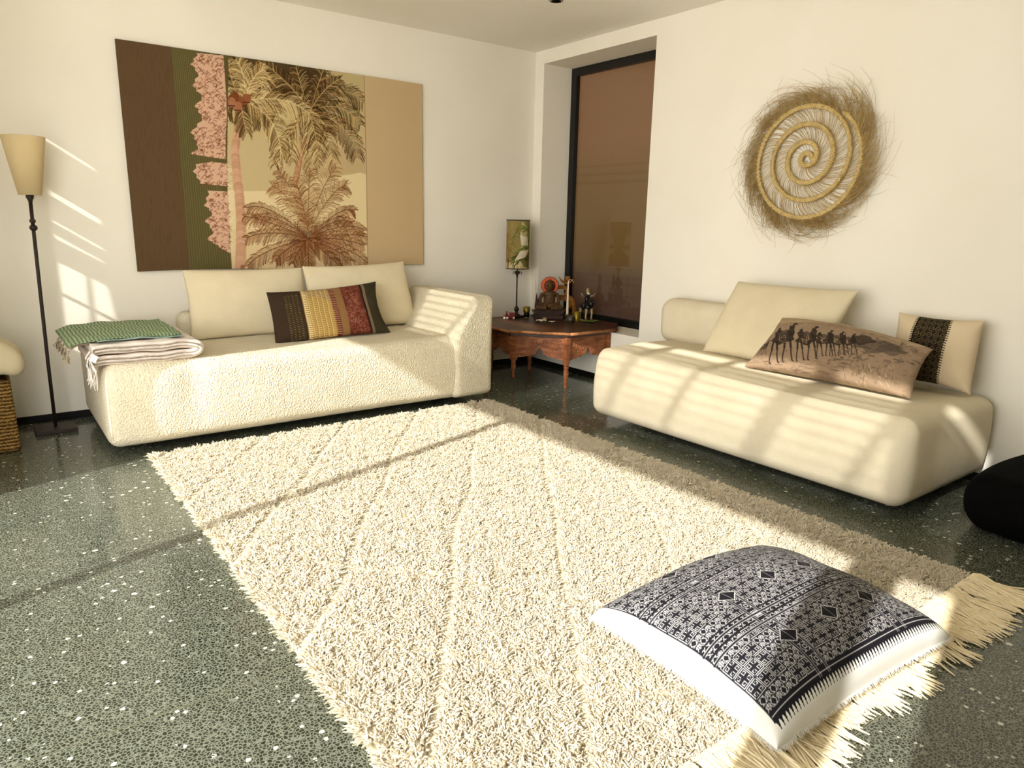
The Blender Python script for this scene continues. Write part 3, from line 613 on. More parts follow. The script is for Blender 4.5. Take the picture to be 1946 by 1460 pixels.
def apron(a, c_):
    a = Vector((*a, 0)); c_ = Vector((*c_, 0)); L = (c_-a).length; d = (c_-a)/L; nrm = Vector((d.y, -d.x, 0))
    if nrm.dot(Vector((-.35, -.75, 0))-a) > 0: nrm = -nrm
    zt_, zb = TZ-.055, TZ-.27
    f = [(0, 1), (1, 1), (1, 0), (.93, .02), (.86, .08), (.80, .07), (.74, .14), (.67, .13), (.62, .22), (.57, .24), (.545, .40), (.50, .52), (.455, .40), (.43, .24), (.38, .22), (.33, .13), (.26, .14), (.20, .07), (.14, .08), (.07, .02), (0, 0)]
    b = MB(); fr_ = lambda x, y, z: tuple(a+d*(x*L)+nrm*z+Vector((0, 0, zb+(zt_-zb)*y)))
    b.prism(f, -.012, .012, fr_)
    fx = [p[0] for p in f[::-1] if p[1] < .9]; fy = [p[1] for p in f[::-1] if p[1] < .9]
    def stroke(P, r_):
        pts = []
        for px, py in P:
            px = min(.93, max(.07, px)); py = min(.95, max(float(np.interp(px, fx, fy))+.05, py)); pts.append(fr_(px, py, .0115))
        b.tube(pts, r_, 5)
    ar = L/.215
    for sgn in (-1, 1):
        for kx, ky, r0, t0, dr in ((.10, .70, .20, 0, 1), (.27, .62, .24, 1.5, -1), (.37, .34, .16, .6, 1), (.16, .32, .14, 2.2, -1)):
            for off in (0, PI):
                stroke([(.5+sgn*(kx+r0*(1-q)**.8*math.cos(t0+dr*(off+q*5.2))/ar), ky+r0*(1-q)**.8*math.sin(t0+dr*(off+q*5.2))) for q in np.linspace(0, .92, 18)], .0045)
        for j_ in range(7):
            x0_ = .03+.055*j_; stroke([(.5+sgn*(x0_+.10*q+.018*math.sin(q*7+j_)), .93-(.50-.02*j_)*q**1.2) for q in np.linspace(0, 1, 12)], .0038)
        for j_ in range(5):
            x0_ = .20+.05*j_; stroke([(.5+sgn*(x0_+.05*math.sin(q*5)), .12+.45*q) for q in np.linspace(0, 1, 10)], .0036)
    loc(b.build('apron', M_wood, TB), TB)
for a, c_ in zip(ring[:-1], ring[1:]): apron(a, c_)
def post(x, y): loc(MB().box(x-.026, x+.026, y-.026, y+.026, TZ-.29, TZ-.045).build('corner_post', M_wood, TB, .003), TB)
for x, y in ring: post(x, y)
legp = [(.013, 0), (.017, .006), (.018, .015), (.014, .025), (.019, .04), (.017, .06), (.022, .10), (.0255, .14), (.024, .165), (.017, .18), (.024, .188), (.024, .2), (.018, .205), (.026, .215), (.026, .24)]
for x, y in ((-.525, -1.225), (-.30, -.40), (-.66, -.22)): loc(MB().lathe(legp, (x, y), 18).build('leg', M_wood, TB), TB)
for x, y in ((-.83, -.825), (-.83, -.38)): loc(MB().lathe([(.004, .055), (.013, .062), (.017, .078), (.009, .095), (.012, .10), (.016, .115), (.01, .13), (.02, .145), (.024, .165), (.022, .18), (.024, .185), (.02, .2), (.024, .24)], (x, y), 18).build('pendant', M_wood, TB), TB)
# ---- table lamp
Z = TZ
R = Ras(110, 200, '#b8a67c')
R.poly([(0, 0), (66, 0), (60, 60), (66, 130), (40, 175), (0, 170)], '#75642f', .75); R.poly([(110, 60), (70, 90), (85, 140), (60, 160), (75, 190), (110, 199)], '#55551f', .8); R.poly([(60, 0), (110, 0), (110, 70), (96, 60), (84, 26)], '#6f7434', .7)
for i in range(60):
    x, y = rng.uniform(0, 110), rng.uniform(0, 200); R.line([(x, y), (x+rng.uniform(-8, 8), y+30)], rng.uniform(3, 9), rc('#8a7a4c', 18), .35)
for p0, p1, p2, cl_ in [((22, 190), (30, 90), (60, 25), '#6a6430'), ((22, 190), (18, 100), (14, 50), '#7c5f2c'), ((40, 190), (52, 110), (100, 90), '#4d5a1e'), ((38, 160), (60, 120), (80, 150), '#40421c'), ((60, 160), (90, 150), (108, 130), '#4a4a22'), ((55, 20), (90, 20), (100, 80), '#66752a'), ((70, 120), (90, 80), (108, 70), '#5d6a26')]:
    B = bez((p0, p1, p2), 22); R.line(B, 3, cl_)
    for i in range(3, 22):
        for sg in (-1, 1): R.line([B[i], B[i]+np.array([sg*rng.uniform(7, 15), rng.uniform(4, 15)])], 2.6, rc(cl_, 22), .9)
R.poly([(60, 60), (88, 70), (95, 105), (66, 100)], '#d9cfb2', .8); R.poly([(62, 125), (98, 118), (80, 150), (45, 165)], '#d9c8b0', .85); R.line([(22, 160), (20, 199)], 4, '#4a2c14'); R.line([(58, 170), (46, 185), (44, 199)], 3, '#2c2412')
tl = thing('table_lamp', 'slim iron table lamp with palm leaf print drum shade', 'lamp', (-.325, -.19, Z))
MB().box(-.065, .065, -.055, .055, 0, .022).build('base', M_iron, tl, .003)
b = MB(); b.lathe([(.05, .022), (.036, .03), (.02, .04), (.014, .06), (.024, .075), (.026, .09), (.018, .105), (.008, .12), (.007, .40), (.009, .42), (.018, .46), (.028, .475), (.006, .48)], n=18)
for k_ in range(4):
    a = k_*PI/2+.4; b.tube([(.012*math.cos(a)*1, .012*math.sin(a), .44), (.03*math.cos(a), .03*math.sin(a), .47), (.048*math.cos(a), .048*math.sin(a), .468), (.05*math.cos(a), .05*math.sin(a), .452), (.042*math.cos(a), .042*math.sin(a), .447)], .0035, 6)
b.lathe([(.006, .47), (.006, .52)], n=10); b.build('stem', M_iron, tl)
th = np.linspace(0, 2*PI, 221); zz = np.linspace(.505, .985, 200); TH, ZZ = np.meshgrid(th, zz, indexing='ij'); rr = .117
Vv = np.stack([rr*np.cos(TH), rr*np.sin(TH), ZZ], -1).reshape(-1, 3); Vi = Vv.copy(); Vi[:, :2] *= .985; nV = len(Vv)
# the print faces the room and repeats mirrored behind
uu = np.mod((TH-4.066)/PI+.5, 2.0); uu = np.where(uu > 1, 2-uu, uu)
cc = R.sample(uu.ravel(), ((ZZ-.505)/.48).ravel())
o = npmesh('lamp_shade', np.concatenate([Vv, Vi]), [grid_faces(221, 200, 0), grid_faces(221, 200, nV, True)], True, np.concatenate([cc, cc])); link(o, tl, attr_mat('printed_shade'))
b = MB()
for z in (.505, .985): MB().tube([(rr*1.005*math.cos(a), rr*1.005*math.sin(a), z) for a in np.linspace(0, 2*PI, 41)], .005, 6, False).build('shade_rim', M_iron, o)
# ---- things on the table
t = thing('toy_train', 'small red toy train at the left edge of the carved table', 'toy', (-.455, -.245, Z), (0, 0, math.radians(-37)))
b = MB(); b.box(-.06, .055, -.018, .018, .014, .03); b.lathe([(.0, .03), (.016, .03), (.016, .05), (.0, .05)], (-.03, 0), 12); b.box(.0, .055, -.02, .02, .03, .058); b.box(-.005, .06, -.024, .024, .058, .064); b.build('body', M_red, t, .002)
MB().lathe([(.006, .04), (.006, .07), (.009, .076), (.004, .078)], (-.028, 0), 12).build('chimney', M_red, t)
for x in (-.05, -.02, .02, .045):
    for y in (-.02, .02): MB().tube([(x, y-.003, .012), (x, y+.003, .012)], .012, 12).build('wheel', M_white if y < 0 and x != .02 else M_red, t)
def votive(name, label, loc_, r, h, mat, group=None):
    v_ = thing(name, label, 'votive', loc_, group=group); MB().lathe([(.0, 0), (r*.9, 0), (r, .006), (r, h), (r*.9, h), (r*.86, .012), (.0, .012)], n=24).build('cup', mat, v_); return v_
votive('brass_votive', 'brass candle cup near the table lamp on the carved table', (-.225, -.235, Z+.052), .035, .058, M_brass, 'brass candle cups on the carved table')
g = thing('glass_stand', 'clear glass tumbler under the brass cup by the table lamp', 'glass', (-.225, -.235, Z)); MB().lathe([(.0, 0), (.027, 0), (.03, .05), (.026, .0505), (.023, .008), (.0, .008)], n=24).build('cup', M_glass, g)
votive('brass_votive', 'tall brass candle cup beside the horse figurine', (.045, -.715, Z), .032, .098, M_brass, 'brass candle cups on the carved table')
v_ = votive('glass_votive', 'small clear glass holder in front of the right candle', (-.035, -.705, Z), .038, .062, M_smoke)
def candle(label, x, y, h, hz, wick):
    ho = thing('candle_holder', 'glass candle holder under the '+('left' if x < -.05 else 'right')+' taper candle', 'candle holder', (x, y, Z), group='holders of the taper candles')
    MB().lathe([(.0, 0), (.03, 0), (.032, .008), (.012, .016), (.01, hz*.5), (.022, hz*.7), (.028, hz), (.013, hz), (.011, hz-.01), (0, hz-.01)], n=20).build('stem', M_smoke, ho)
    cd_ = thing('taper_candle', label, 'candle', (x, y, Z+hz-.01), group='taper candles beside the statue'); wx = MB().lathe([(.0125, 0), (.0125, .03), (.0105, h*.6), (.006, h*.97), (.003, h)], n=14).build('wax', M_wax, cd_)
    MB().tube(wick(h), .0018, 6).build('wick', M_wax if x > -.05 else M_white, wx)
candle('slender pink taper candle left of the seated statue', -.075, -.175, .325, .07, lambda h: [(0, 0, h-.004), (.001, 0, h+.014)])
candle('taper candle with bent wick right of the seated statue', -.02, -.64, .345, .07, lambda h: [(0, 0, h-.004), (.012, -.012, h+.014), (.025, -.03, h+.006), (.035, -.045, h-.022)])
# seated statue, facing the camera
fa = math.atan2(CAM[1]+.445, CAM[0]+.075)+PI/2
st = thing('seated_statue', 'dark seated meditating statue with orange halo on the carved table', 'statue', (-.085, -.43, Z+.001), (0, 0, fa))
b = MB()
b.ell((0, 0, .20), (.062, .045, .085)); b.ell((0, 0, .255), (.075, .04, .035)); b.ell((0, 0, .295), (.022, .022, .03)); b.ell((0, -.005, .335), (.036, .038, .045), 16); b.ell((0, 0, .375), (.024, .024, .02)); b.tube([(0, 0, .38), (0, 0, .415)], [.012, .002], 8)
for sg in (-1, 1):
    b.tube([(sg*.068, 0, .262), (sg*.098, .004, .20), (sg*.088, -.03, .15), (sg*.03, -.07, .135)], [.02, .019, .017, .014], 10); b.tube([(sg*.03, 0, .13), (sg*.10, -.03, .125), (sg*.12, -.05, .122), (sg*.02, -.085, .115)], [.04, .038, .032, .022], 10); b.ell((sg*.037, .004, .335), (.006, .01, .018)); b.ell((sg*.013, -.041, .343), (.006, .004, .003)); b.ell((sg*.0, -.045, .332), (.005, .007, .009))
b.ell((0, -.04, .318), (.012, .004, .004)); b.ell((0, .0, .125), (.11, .06, .03))
o = b.build('body', M_statue, st); rm = o.modifiers.new('remesh', 'REMESH'); rm.mode = 'VOXEL'; rm.voxel_size = .0045; rm.use_smooth_shade = True
b = MB(); ring_o = [(.085*math.cos(a), .085*math.sin(a)) for a in np.linspace(0, 2*PI, 49)[:-1]]; fr_h = lambda x, y, z: (x, z+.05, y+.335)
b.prism(ring_o, -.006, .006, fr_h); halo = b.build('halo', M_orange, st); halo['label'] = 'orange halo disc'
b = MB(); b.tube([(.085*math.cos(a), .05, .335+.085*math.sin(a)) for a in np.linspace(0, 2*PI, 41)], .006, 6, False); b.tube([(.052*math.cos(a), .043, .335+.052*math.sin(a)) for a in np.linspace(0, 2*PI, 41)], .006, 6, False); b.build('halo_rim', M_darkwood, halo)
b = MB(); arc = [(-.205, .275), (-.195, .2), (-.17, .15), (-.13, .115), (-.06, .095), (.06, .095), (.13, .115), (.17, .15), (.195, .195), (.14, .075), (.10, .045), (-.10, .045), (-.14, .075), (-.175, .13)]
arc = [(-.135, .265), (-.14, .2), (-.15, .13), (-.14, .06), (-.12, .04), (.12, .04), (.15, .06), (.17, .10), (.13, .12), (.10, .16), (.085, .18), (.08, .13), (.05, .105), (-.05, .105), (-.09, .14), (-.12, .2)]
b.prism(arc, -.045, .03, lambda x, y, z: (x, z, y)); b.build('crescent_stand', M_darkwood, st, .004)
MB().box(-.145, .145, -.075, .06, 0, .045).build('plinth', M_darkwood, st, .006)
# ornament behind
om = thing('carved_symbol', 'ochre carved wooden symbol leaning behind the seated statue', 'ornament', (.12, -.36, Z), (0, 0, fa))
def flat(pts, r, n=24):
    P = bez(pts, n); b.tube([(p[0], 0, p[1]) for p in P], r, 8, True, .45)
b = MB(); flat([(-.06, .30), (.12, .36), (.10, .20), (-.02, .205)], .026); flat([(-.02, .205), (.18, .21), (.14, .02), (-.10, .04)], .034); b.build('loops', M_ochre, om)
b = MB(); flat([(.03, .2), (.14, .24), (.16, .12), (.15, .03)], .03); b.build('tail', M_ochre, om)
b = MB(); P = bez([(-.02, .42), (.02, .34), (.09, .335), (.13, .40)], 18); b.tube([(p[0], 0, p[1]) for p in P], [.004+.012*math.sin(PI*i/17) for i in range(18)], 8, True, .6); b.build('crescent', M_ochre, om)
b = MB(); b.tube([(.07, -.012, .40), (.07, .012, .40)], .036, 4); b.build('dot', M_ochre, om)
# horse and rider figurine
hf = thing('horse_figurine', 'black and pale metal horse and rider figurine at the right of the table', 'figurine', (.235, -.66, Z+.003), (0, 0, fa+.5))
b = MB(); b.ell((0, .03, .125), (.045, .085, .045)); b.ell((0, -.06, .165), (.028, .04, .045)); b.ell((0, -.095, .19), (.018, .038, .02)); b.tube([(0, .11, .13), (0, .14, .11), (0, .15, .06)], [.014, .012, .004], 8); b.ell((-.05, .0, .14), (.02, .03, .035)); b.build('horse_body', M_blackfig, hf)
for x, y in ((-.03, -.03), (.03, -.03), (-.03, .085), (.03, .085)): MB().tube([(x, y, .11), (x*1.15, y-.006, .06), (x*1.1, y+.004, .02), (x*1.2, y-.008, .0)], [.016, .011, .009, .012], 8).build('horse_leg', M_pale, hf)
b = MB(); b.ell((0, .01, .20), (.03, .025, .045)); b.ell((0, .01, .24), (.033, .024, .02)); b.build('rider_body', M_blackfig, hf)
b = MB(); b.ell((0, .005, .275), (.017, .018, .02)); b.lathe([(.02, .285), (.02, .292), (.015, .296), (.013, .315), (0, .32)], (0, .008), 12); b.build('rider_head', M_pale, hf)
MB().ell((0, -.012, .262), (.014, .008, .01)).build('collar', M_white, hf)
for sg in (-1, 1): MB().tube([(sg*.03, .005, .235), (sg*.06, -.005, .238), (sg*.085, -.01, .268)], [.008, .007, .005], 8).build('rider_arm', M_pale, hf)
b = MB()
for k_ in range(7):
    a = -.3+k_*.28; b.tube([(.05, .06, .16), (.05+.05*math.cos(a), .07, .16+.05*math.sin(a)), (.05+.085*math.cos(a), .075, .16+.085*math.sin(a))], [.005, .011, .003], 6, True, .5)
b.build('plume', mottled('dull_olive_metal', '#4a4422', '#6a6234', 20, .5, .4), hf)
ds = thing('leaf_dish', 'small green leaf shaped dish at the front right of the table', 'dish', (.06, -.885, Z), (0, 0, math.radians(-43)))
b = MB(); n_ = 24; V = []; F = []
for i in range(n_+1):
    f = i/n_; wd = .028*math.sin(PI*f)**.8+.002; z0 = .014+.012*abs(2*f-1)**2
    for s_, zz_ in ((-1, .014), (-.5, .004), (0, .0), (.5, .004), (1, .014)): V.append((-.095+.19*f, s_*wd, z0+zz_*.8))
for i in range(n_):
    for j in range(4): F.append((i*5+j, (i+1)*5+j, (i+1)*5+j+1, i*5+j+1))
b.add(V, F, True); o = b.build('leaf', M_leaf, ds); sm = o.modifiers.new('solid', 'SOLIDIFY'); sm.thickness = .004; MB().lathe([(.04, 0), (.05, .003), (.03, .012), (0, .014)], n=20).build('foot', M_blackfig, ds)
def flower(label, x, y, s_, n_, rz):
    f_ = thing('frangipani_flower', label, 'flower', (x, y, Z), (0, 0, rz))
    for k_ in range(n_):
        a = 2*PI*k_/n_; b = MB(); c_, s2 = math.cos(a), math.sin(a); V = []; F = []
        for i in range(7):
            f = i/6; wd = .018*s_*math.sin(PI*min(1, .12+f*.85))**.7
            for w_ in (-1, 0, 1):
                lx, ly, lz = .055*s_*f, w_*wd, .004+.016*s_*math.sin(f*2.4)+(.006*s_ if w_ else 0); V.append((lx*c_-ly*s2, lx*s2+ly*c_, lz))
        for i in range(6): F += [(i*3, i*3+3, i*3+4, i*3+1), (i*3+1, i*3+4, i*3+5, i*3+2)]
        b.add(V, F, True); o = b.build('petal', M_white, f_); sm = o.modifiers.new('solid', 'SOLIDIFY'); sm.thickness = .0025
flower('large white frangipani flower lying on the table front', -.335, -.61, 1.0, 5, .3); flower('small white flower lying beside the larger one', -.265, -.695, .6, 4, 1.1)
v_ = votive('stone_cup', 'tiny pale stone cup in front of the seated statue', (-.22, -.53, Z), .022, .03, M_pale)

# ------------------------------------------------------------------ daybed along the right wall
DB = thing('daybed', 'low cream backrest daybed along the right wall', 'sofa', (-.56, -3.33, 0))
def d2(P, n):
    P = P.copy(); x, y, z = P.T; fm = np.clip(-n[:, 0], 0, 1); tm = np.clip(n[:, 2], 0, 1)
    P[:, 0] += fm*(.05*np.clip((z-.25)/.3, 0, 1)**2); P[:, 0] -= fm*.015*np.sin(PI*np.clip((z-.06)/.5, 0, 1)); P[:, 2] += tm*(.014*np.sin(y*2.0)-.01*np.cos(x*5))
    em = np.clip(-n[:, 1], 0, 1); P[:, 1] -= em*.02*np.sin(PI*np.clip((z-.06)/.5, 0, 1)); return P
loc(rbox('seat_base', (-.555, -3.325, .315), (.535, 1.175, .25), .085, M_cover, DB, d2, m=60, k=7), DB)
def bo(P, n):
    P = P.copy(); P[:, 2] -= .10*np.clip((-3.3-P[:, 1])/.65, 0, 1)*np.clip((P[:, 2]-.55)/.3, 0, 1); return P
loc(rbox('back_bolster', (-.15, -2.98, .725), (.125, .935, .185), .11, M_cover, DB, bo, m=40, k=7), DB)
for x, y in ((-.75, -2.5), (-.75, -4.1), (-.2, -2.5), (-.2, -4.1)): loc(MB().box(x-.04, x+.04, y-.04, y+.04, 0, .08).build('foot', M_black, DB), DB)
ZD = .575
R90 = -PI/2
c = thing('back_cushion', 'large cream cushion leaning on the daybed backrest', 'cushion', (-.47, -3.17, ZD-.005), (math.radians(-27), math.radians(1), R90))
pillow('cover', .90, .58, .20, M_cush, c, pin=.03, seed=6, exp=.36, corner=[(-.02, 0), (.0, 0), (.04, .0), (.05, .03)])
# printed pillow
H = homog([(435, 130), (1785, 420), (1460, 845), (105, 575)], [(0, 0), (419, 0), (419, 199), (0, 199)])
R = Ras(420, 200, '#8a745c', H)
for i in range(1500):
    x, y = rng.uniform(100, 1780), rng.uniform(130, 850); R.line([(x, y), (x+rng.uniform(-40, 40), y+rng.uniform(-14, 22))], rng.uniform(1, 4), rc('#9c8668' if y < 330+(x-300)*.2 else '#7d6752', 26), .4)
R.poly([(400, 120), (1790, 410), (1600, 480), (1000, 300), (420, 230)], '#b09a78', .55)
for i in range(120):
    x, y = rng.uniform(900, 1650), rng.uniform(400, 640); R.line([(x, y), (x+rng.uniform(-60, 60), y+rng.uniform(-15, 30))], rng.uniform(2, 6), rc('#4e4236', 14), .45)
def blob(cx, cy, rx, ry, col, a=.9): R.poly([(cx+rx*math.cos(t)*(1+.18*math.sin(5*t+cx)), cy+ry*math.sin(t)*(1+.2*math.cos(4*t+cy))) for t in np.linspace(0, 6.28, 22)], col, a)
D = '#2a2119'
def camel(x, y, s_, legs=4):
    blob(x+10*s_, y, 118*s_, 56*s_, D, .85); blob(x-55*s_, y-62*s_, 42*s_, 40*s_, D, .85); blob(x+15*s_, y-45*s_, 50*s_, 36*s_, '#4a3d2e', .8); blob(x+92*s_, y-52*s_, 36*s_, 60*s_, D, .85)
    R.line([(x+100*s_, y-90*s_), (x+122*s_, y-128*s_), (x+138*s_, y-122*s_)], 8*s_, D, .9); R.line([(x-60*s_, y-90*s_), (x-48*s_, y-108*s_)], 9*s_, D, .9)
    for k_, dx in enumerate((-92, -52, 35, 84)[:legs]):
        kx = x+dx*s_; sl_ = -34 if k_ in (0, 2) else 8; R.line([(kx, y+20*s_), (kx+sl_*.35*s_+6*s_, y+90*s_)], 6*s_, D, .9); R.line([(kx+sl_*.35*s_+6*s_, y+90*s_), (kx+sl_*s_, y+190*s_), (kx+sl_*s_+10*s_, y+196*s_)], 3.6*s_, D, .9)
    for k_ in range(8): a_ = rng.uniform(0, 6); R.line([(x+40*s_*math.cos(a_), y+25*s_*math.sin(a_)), (x+rng.uniform(-60, 60)*s_, y+rng.uniform(-60, 50)*s_)], 1.5, '#a08a66', .7)
camel(485, 400, 1.0); camel(720, 440, .82); camel(880, 462, .62); camel(985, 472, .58); camel(1090, 482, .5)
camel(285, 440, .38); blob(1330, 520, 190, 50, '#3f362c', .55); blob(1200, 470, 110, 40, D, .7); blob(1420, 540, 120, 45, '#4a4034', .6)
for i in range(60):
    x, y = rng.uniform(1000, 1400), rng.uniform(640, 760); R.line([(x, y), (x+rng.uniform(-26, 26), y+rng.uniform(8, 30))], 1.1, random.choice(('#c8b594', '#5a4a36', '#3a2c20')), .7)
for i in range(40):
    x = rng.uniform(150, 1000); y = 570+(x-150)*.1+rng.uniform(-25, 60); R.line([(x, y), (x+60, y+12)], 2, rc('#5a4836', 15), .6)
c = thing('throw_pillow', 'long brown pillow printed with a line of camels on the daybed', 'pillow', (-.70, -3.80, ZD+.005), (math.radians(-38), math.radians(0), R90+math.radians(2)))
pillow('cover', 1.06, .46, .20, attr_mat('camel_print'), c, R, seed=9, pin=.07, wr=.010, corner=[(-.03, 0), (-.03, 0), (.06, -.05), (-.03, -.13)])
# embroidered pillow
R = Ras(170, 150, '#d2bf9d')
R.poly([(46, 0), (108, 0), (108, 150), (46, 150)], '#17120c')
for x in (46, 108):
    for y in range(0, 150, 5): R.line([(x-1, y), (x+(-4 if x < 60 else 3), y+1)], 2, '#17120c')
for y in range(6, 150, 14):
    for x in range(54, 106, 12):
        R.line([(x+4.5*math.cos(t), y+4.5*math.sin(t)) for t in np.linspace(0, 6.28, 14)], 1.1, '#7e6c44', .85); R.line([(x-2, y), (x+2, y)], 1.2, '#7e6c44', .8)
    R.line([(48, y+7), (106, y+7)], 1, '#6a5a38', .6)
c = thing('throw_pillow', 'cream pillow with black embroidered band at the far end of the daybed', 'pillow', (-.25, -4.19, ZD), (math.radians(-16), math.radians(1), R90+math.radians(4)))
pillow('cover', .52, .45, .20, attr_mat('embroidered_linen'), c, R, seed=12, pin=.10, wr=.009, corner=[(0, 0), (-.02, 0), (0, -.02), (-.05, -.01)])

# ------------------------------------------------------------------ straw spiral on the right wall
YC, ZC = -3.105, 1.96
sw = thing('straw_wall_hanging', 'round spiral woven straw hanging with wild fringe on the right wall', 'wall hanging', (0, YC, ZC))
def pol(r, a, x): return np.stack([np.broadcast_to(x, r.shape), -r*np.cos(a), r*np.sin(a)], -1)
def rad(t): return np.maximum(.040-.004*t, .058+.119*t-.012*np.cos(t*2*PI))-.085*np.clip((t-2.95)/.36, 0, 1)**1.6   # t in turns, starts at lower right going counter-clockwise as seen
TN = 3.30; A0 = -1.0
tt = np.linspace(-.85, TN, 1000); aa = A0+tt*2*PI
P = pol(rad(tt), aa, -.03); P3 = []
for ph in (0, 2*PI/3, 4*PI/3):
    wv = tt*2*PI*rad(tt)*55; wv = np.cumsum(np.r_[0, np.hypot(*np.diff(P[:, 1:], axis=0).T)])*2*PI/.045
    P3.append(pol(rad(tt)+.0095*np.sin(wv+ph), aa, 0)+np.stack([-.03+.008*np.sin(2*(wv+ph)), 0*tt, 0*tt], -1))
strands('braided_coil', np.array(P3), np.full((3, 1000), .0095), M_straw, sw, 7)
# spokes between the coils
sp_ = []; cr_ = []
n_ = 470
ts = np.sqrt(np.linspace(0, 1, n_))*(TN-1.0+.8)-.8
for t in ts:
    for rep in range(1):
        r0, r1 = rad(t), rad(t+1)-.0; a0 = A0+t*2*PI+rng.normal()*.01; tw = .40/(1+.6*max(t, 0))+.05*rng.normal(); f = np.linspace(0, 1, 6)
        sp_.append(pol(r0+(r1-r0)*f, a0+tw*f**1.4, 0)+np.stack([-.022-.012*np.sin(PI*f)*rng.uniform(.2, 1.4), 0*f, 0*f], -1))
o = strands('spokes', np.array(sp_), np.array([.0016, .0017, .0015, .0015, .0016, .0016]), M_straw2, sw, 4); o['kind'] = 'stuff'
# overlapping straws behind and around
fr_ = []
for i in range(1500):
    t = TN-1.0+rng.random()*1.0; r0 = rad(t+0.0)-.01; a0 = A0+t*2*PI+.0; L = rng.uniform(.07, .17)*(1+.4*rng.random()*(rng.random() < .25)); f = np.linspace(0, 1, 7)
    cl_ = .25*math.sin(a0*7)+.15*math.sin(a0*17); sp2 = rng.normal()*.30+cl_+.75; cur = rng.normal()*.9
    rr_ = r0+L*f*np.clip(1-.12*f*abs(sp2), .3, 1); fr_.append(pol(rr_, a0+(L/r0)*sp2*(f**1.2)+cur*(L/r0)*f**3*.6, 0)+np.stack([-.03-.035*f*rng.uniform(-.5, 1.3), 0*f, 0*f], -1))
for i in range(120):
    t = TN-1.0+rng.random(); r0 = rad(t)+.02; a0 = A0+t*2*PI; L = rng.uniform(.15, .27); f = np.linspace(0, 1, 7); cur = rng.normal()*1.6
    fr_.append(pol(r0+L*f*(1-.35*f*min(1, abs(cur)*.4)), a0+(L/r0)*(rng.uniform(.1, 1.1)*f+cur*f**2*.7), 0)+np.stack([-.03-.07*f*rng.uniform(-.3, 1), 0*f, 0*f], -1))
Fr = np.array(fr_); Fr[..., 0] = np.minimum(Fr[..., 0], -.004)
o = strands('fringe', Fr, np.array([.0014, .0014, .0013, .0012, .001, .0008, .0005]), M_straw2, sw, 3); o['kind'] = 'stuff'
o = MB().tube([(-.0, 0.005, -.01), (-.05, -.012, -.012)], .002, 6).build('nail', M_iron, sw)

# ------------------------------------------------------------------ rug
RX0, RX1, RYF, RYB = -4.02, -1.42, -5.0, -1.27
rug = rbox('shag_rug', ((RX0+RX1)/2, (RYF+RYB)/2, .008), ((RX1-RX0)/2, (RYB-RYF)/2, .007), .005, M_rugbase, None, m=10, k=2)
tag(rug, 'large cream shaggy wool rug with diamond grooves and end fringe', 'rug')
sp = .0064; gx, gy = np.meshgrid(np.arange(RX0, RX1, sp), np.arange(RYF, RYB, sp), indexing='ij'); N = gx.size
px = gx.ravel()+rng.uniform(-.5, .5, N)*sp; py = gy.ravel()+rng.uniform(-.5, .5, N)*sp
def smooth_noise(x, y, fq, sd):
    r_ = np.random.default_rng(sd); o = np.zeros_like(x)
    for i in range(10):
        a = r_.uniform(0, 2*PI); k_ = fq*r_.uniform(.6, 1.5); o += np.sin(k_*(x*math.cos(a)+y*math.sin(a))+r_.uniform(0, 6.28))
    return o/math.sqrt(5)
wob = .02*smooth_noise(px, py, 7, 3)
def dl(c): q = (c/.81); return np.abs(q-np.round(q))*.81/math.hypot(1, 1.36)
dA = dl(py-1.36*px+wob-.80); dB = dl(py+1.36*px+wob*1.2+6.6)
dgr = np.minimum(dA, dB*1.25); hgt = np.where(dgr < .010, .25, np.where(dgr < .022, .55, 1.0))*(1+.10*smooth_noise(px, py, 60, 21))
ang = smooth_noise(px, py, 60, 11)*1.8+smooth_noise(px, py, 230, 12)*1.6+rng.normal(size=N)*.8
lean = .7+.35*smooth_noise(px, py, 90, 5)+.25*rng.normal(size=N); lean = np.clip(lean, .05, 1.5)
dx, dy = np.cos(ang)*lean, np.sin(ang)*lean
# along the grooves the pile rolls away from the line, at the borders outward
el = np.exp(-(px-RX0)/.03); er = np.exp(-(RX1-px)/.03); ef = np.exp(-(py-RYF)/.03); eb = np.exp(-(RYB-py)/.02)*.4
dx += -1.4*el+1.4*er; dy += -1.6*ef+1.0*eb
L = (.024+.004*rng.normal(size=N))*hgt; nrm = np.sqrt(dx**2+dy**2+1); dx, dy, dz = dx/nrm, dy/nrm, 1/nrm
f = np.array([0, .4, .75, 1.0]); bend = np.array([.25, .6, .9, 1.25])
bx, by = rng.normal(size=N)*.006, rng.normal(size=N)*.006
PP = np.zeros((N, 4, 3)); PP[..., 0] = px[:, None]+L[:, None]*f*dx[:, None]*bend+bx[:, None]*f**2; PP[..., 1] = py[:, None]+L[:, None]*f*dy[:, None]*bend+by[:, None]*f**2; PP[..., 2] = .010+L[:, None]*(f*dz[:, None]*(1.25-.25*f))
PP[..., 2] = np.maximum(PP[..., 2], .004)
Rr = np.array([.0032, .0035, .0031, .0015])[None, :]*(1+.15*rng.normal(size=(N, 1)))
pile = strands('pile', PP, Rr, M_rug, rug, 4); pile['kind'] = 'stuff'
x = RX1-.005
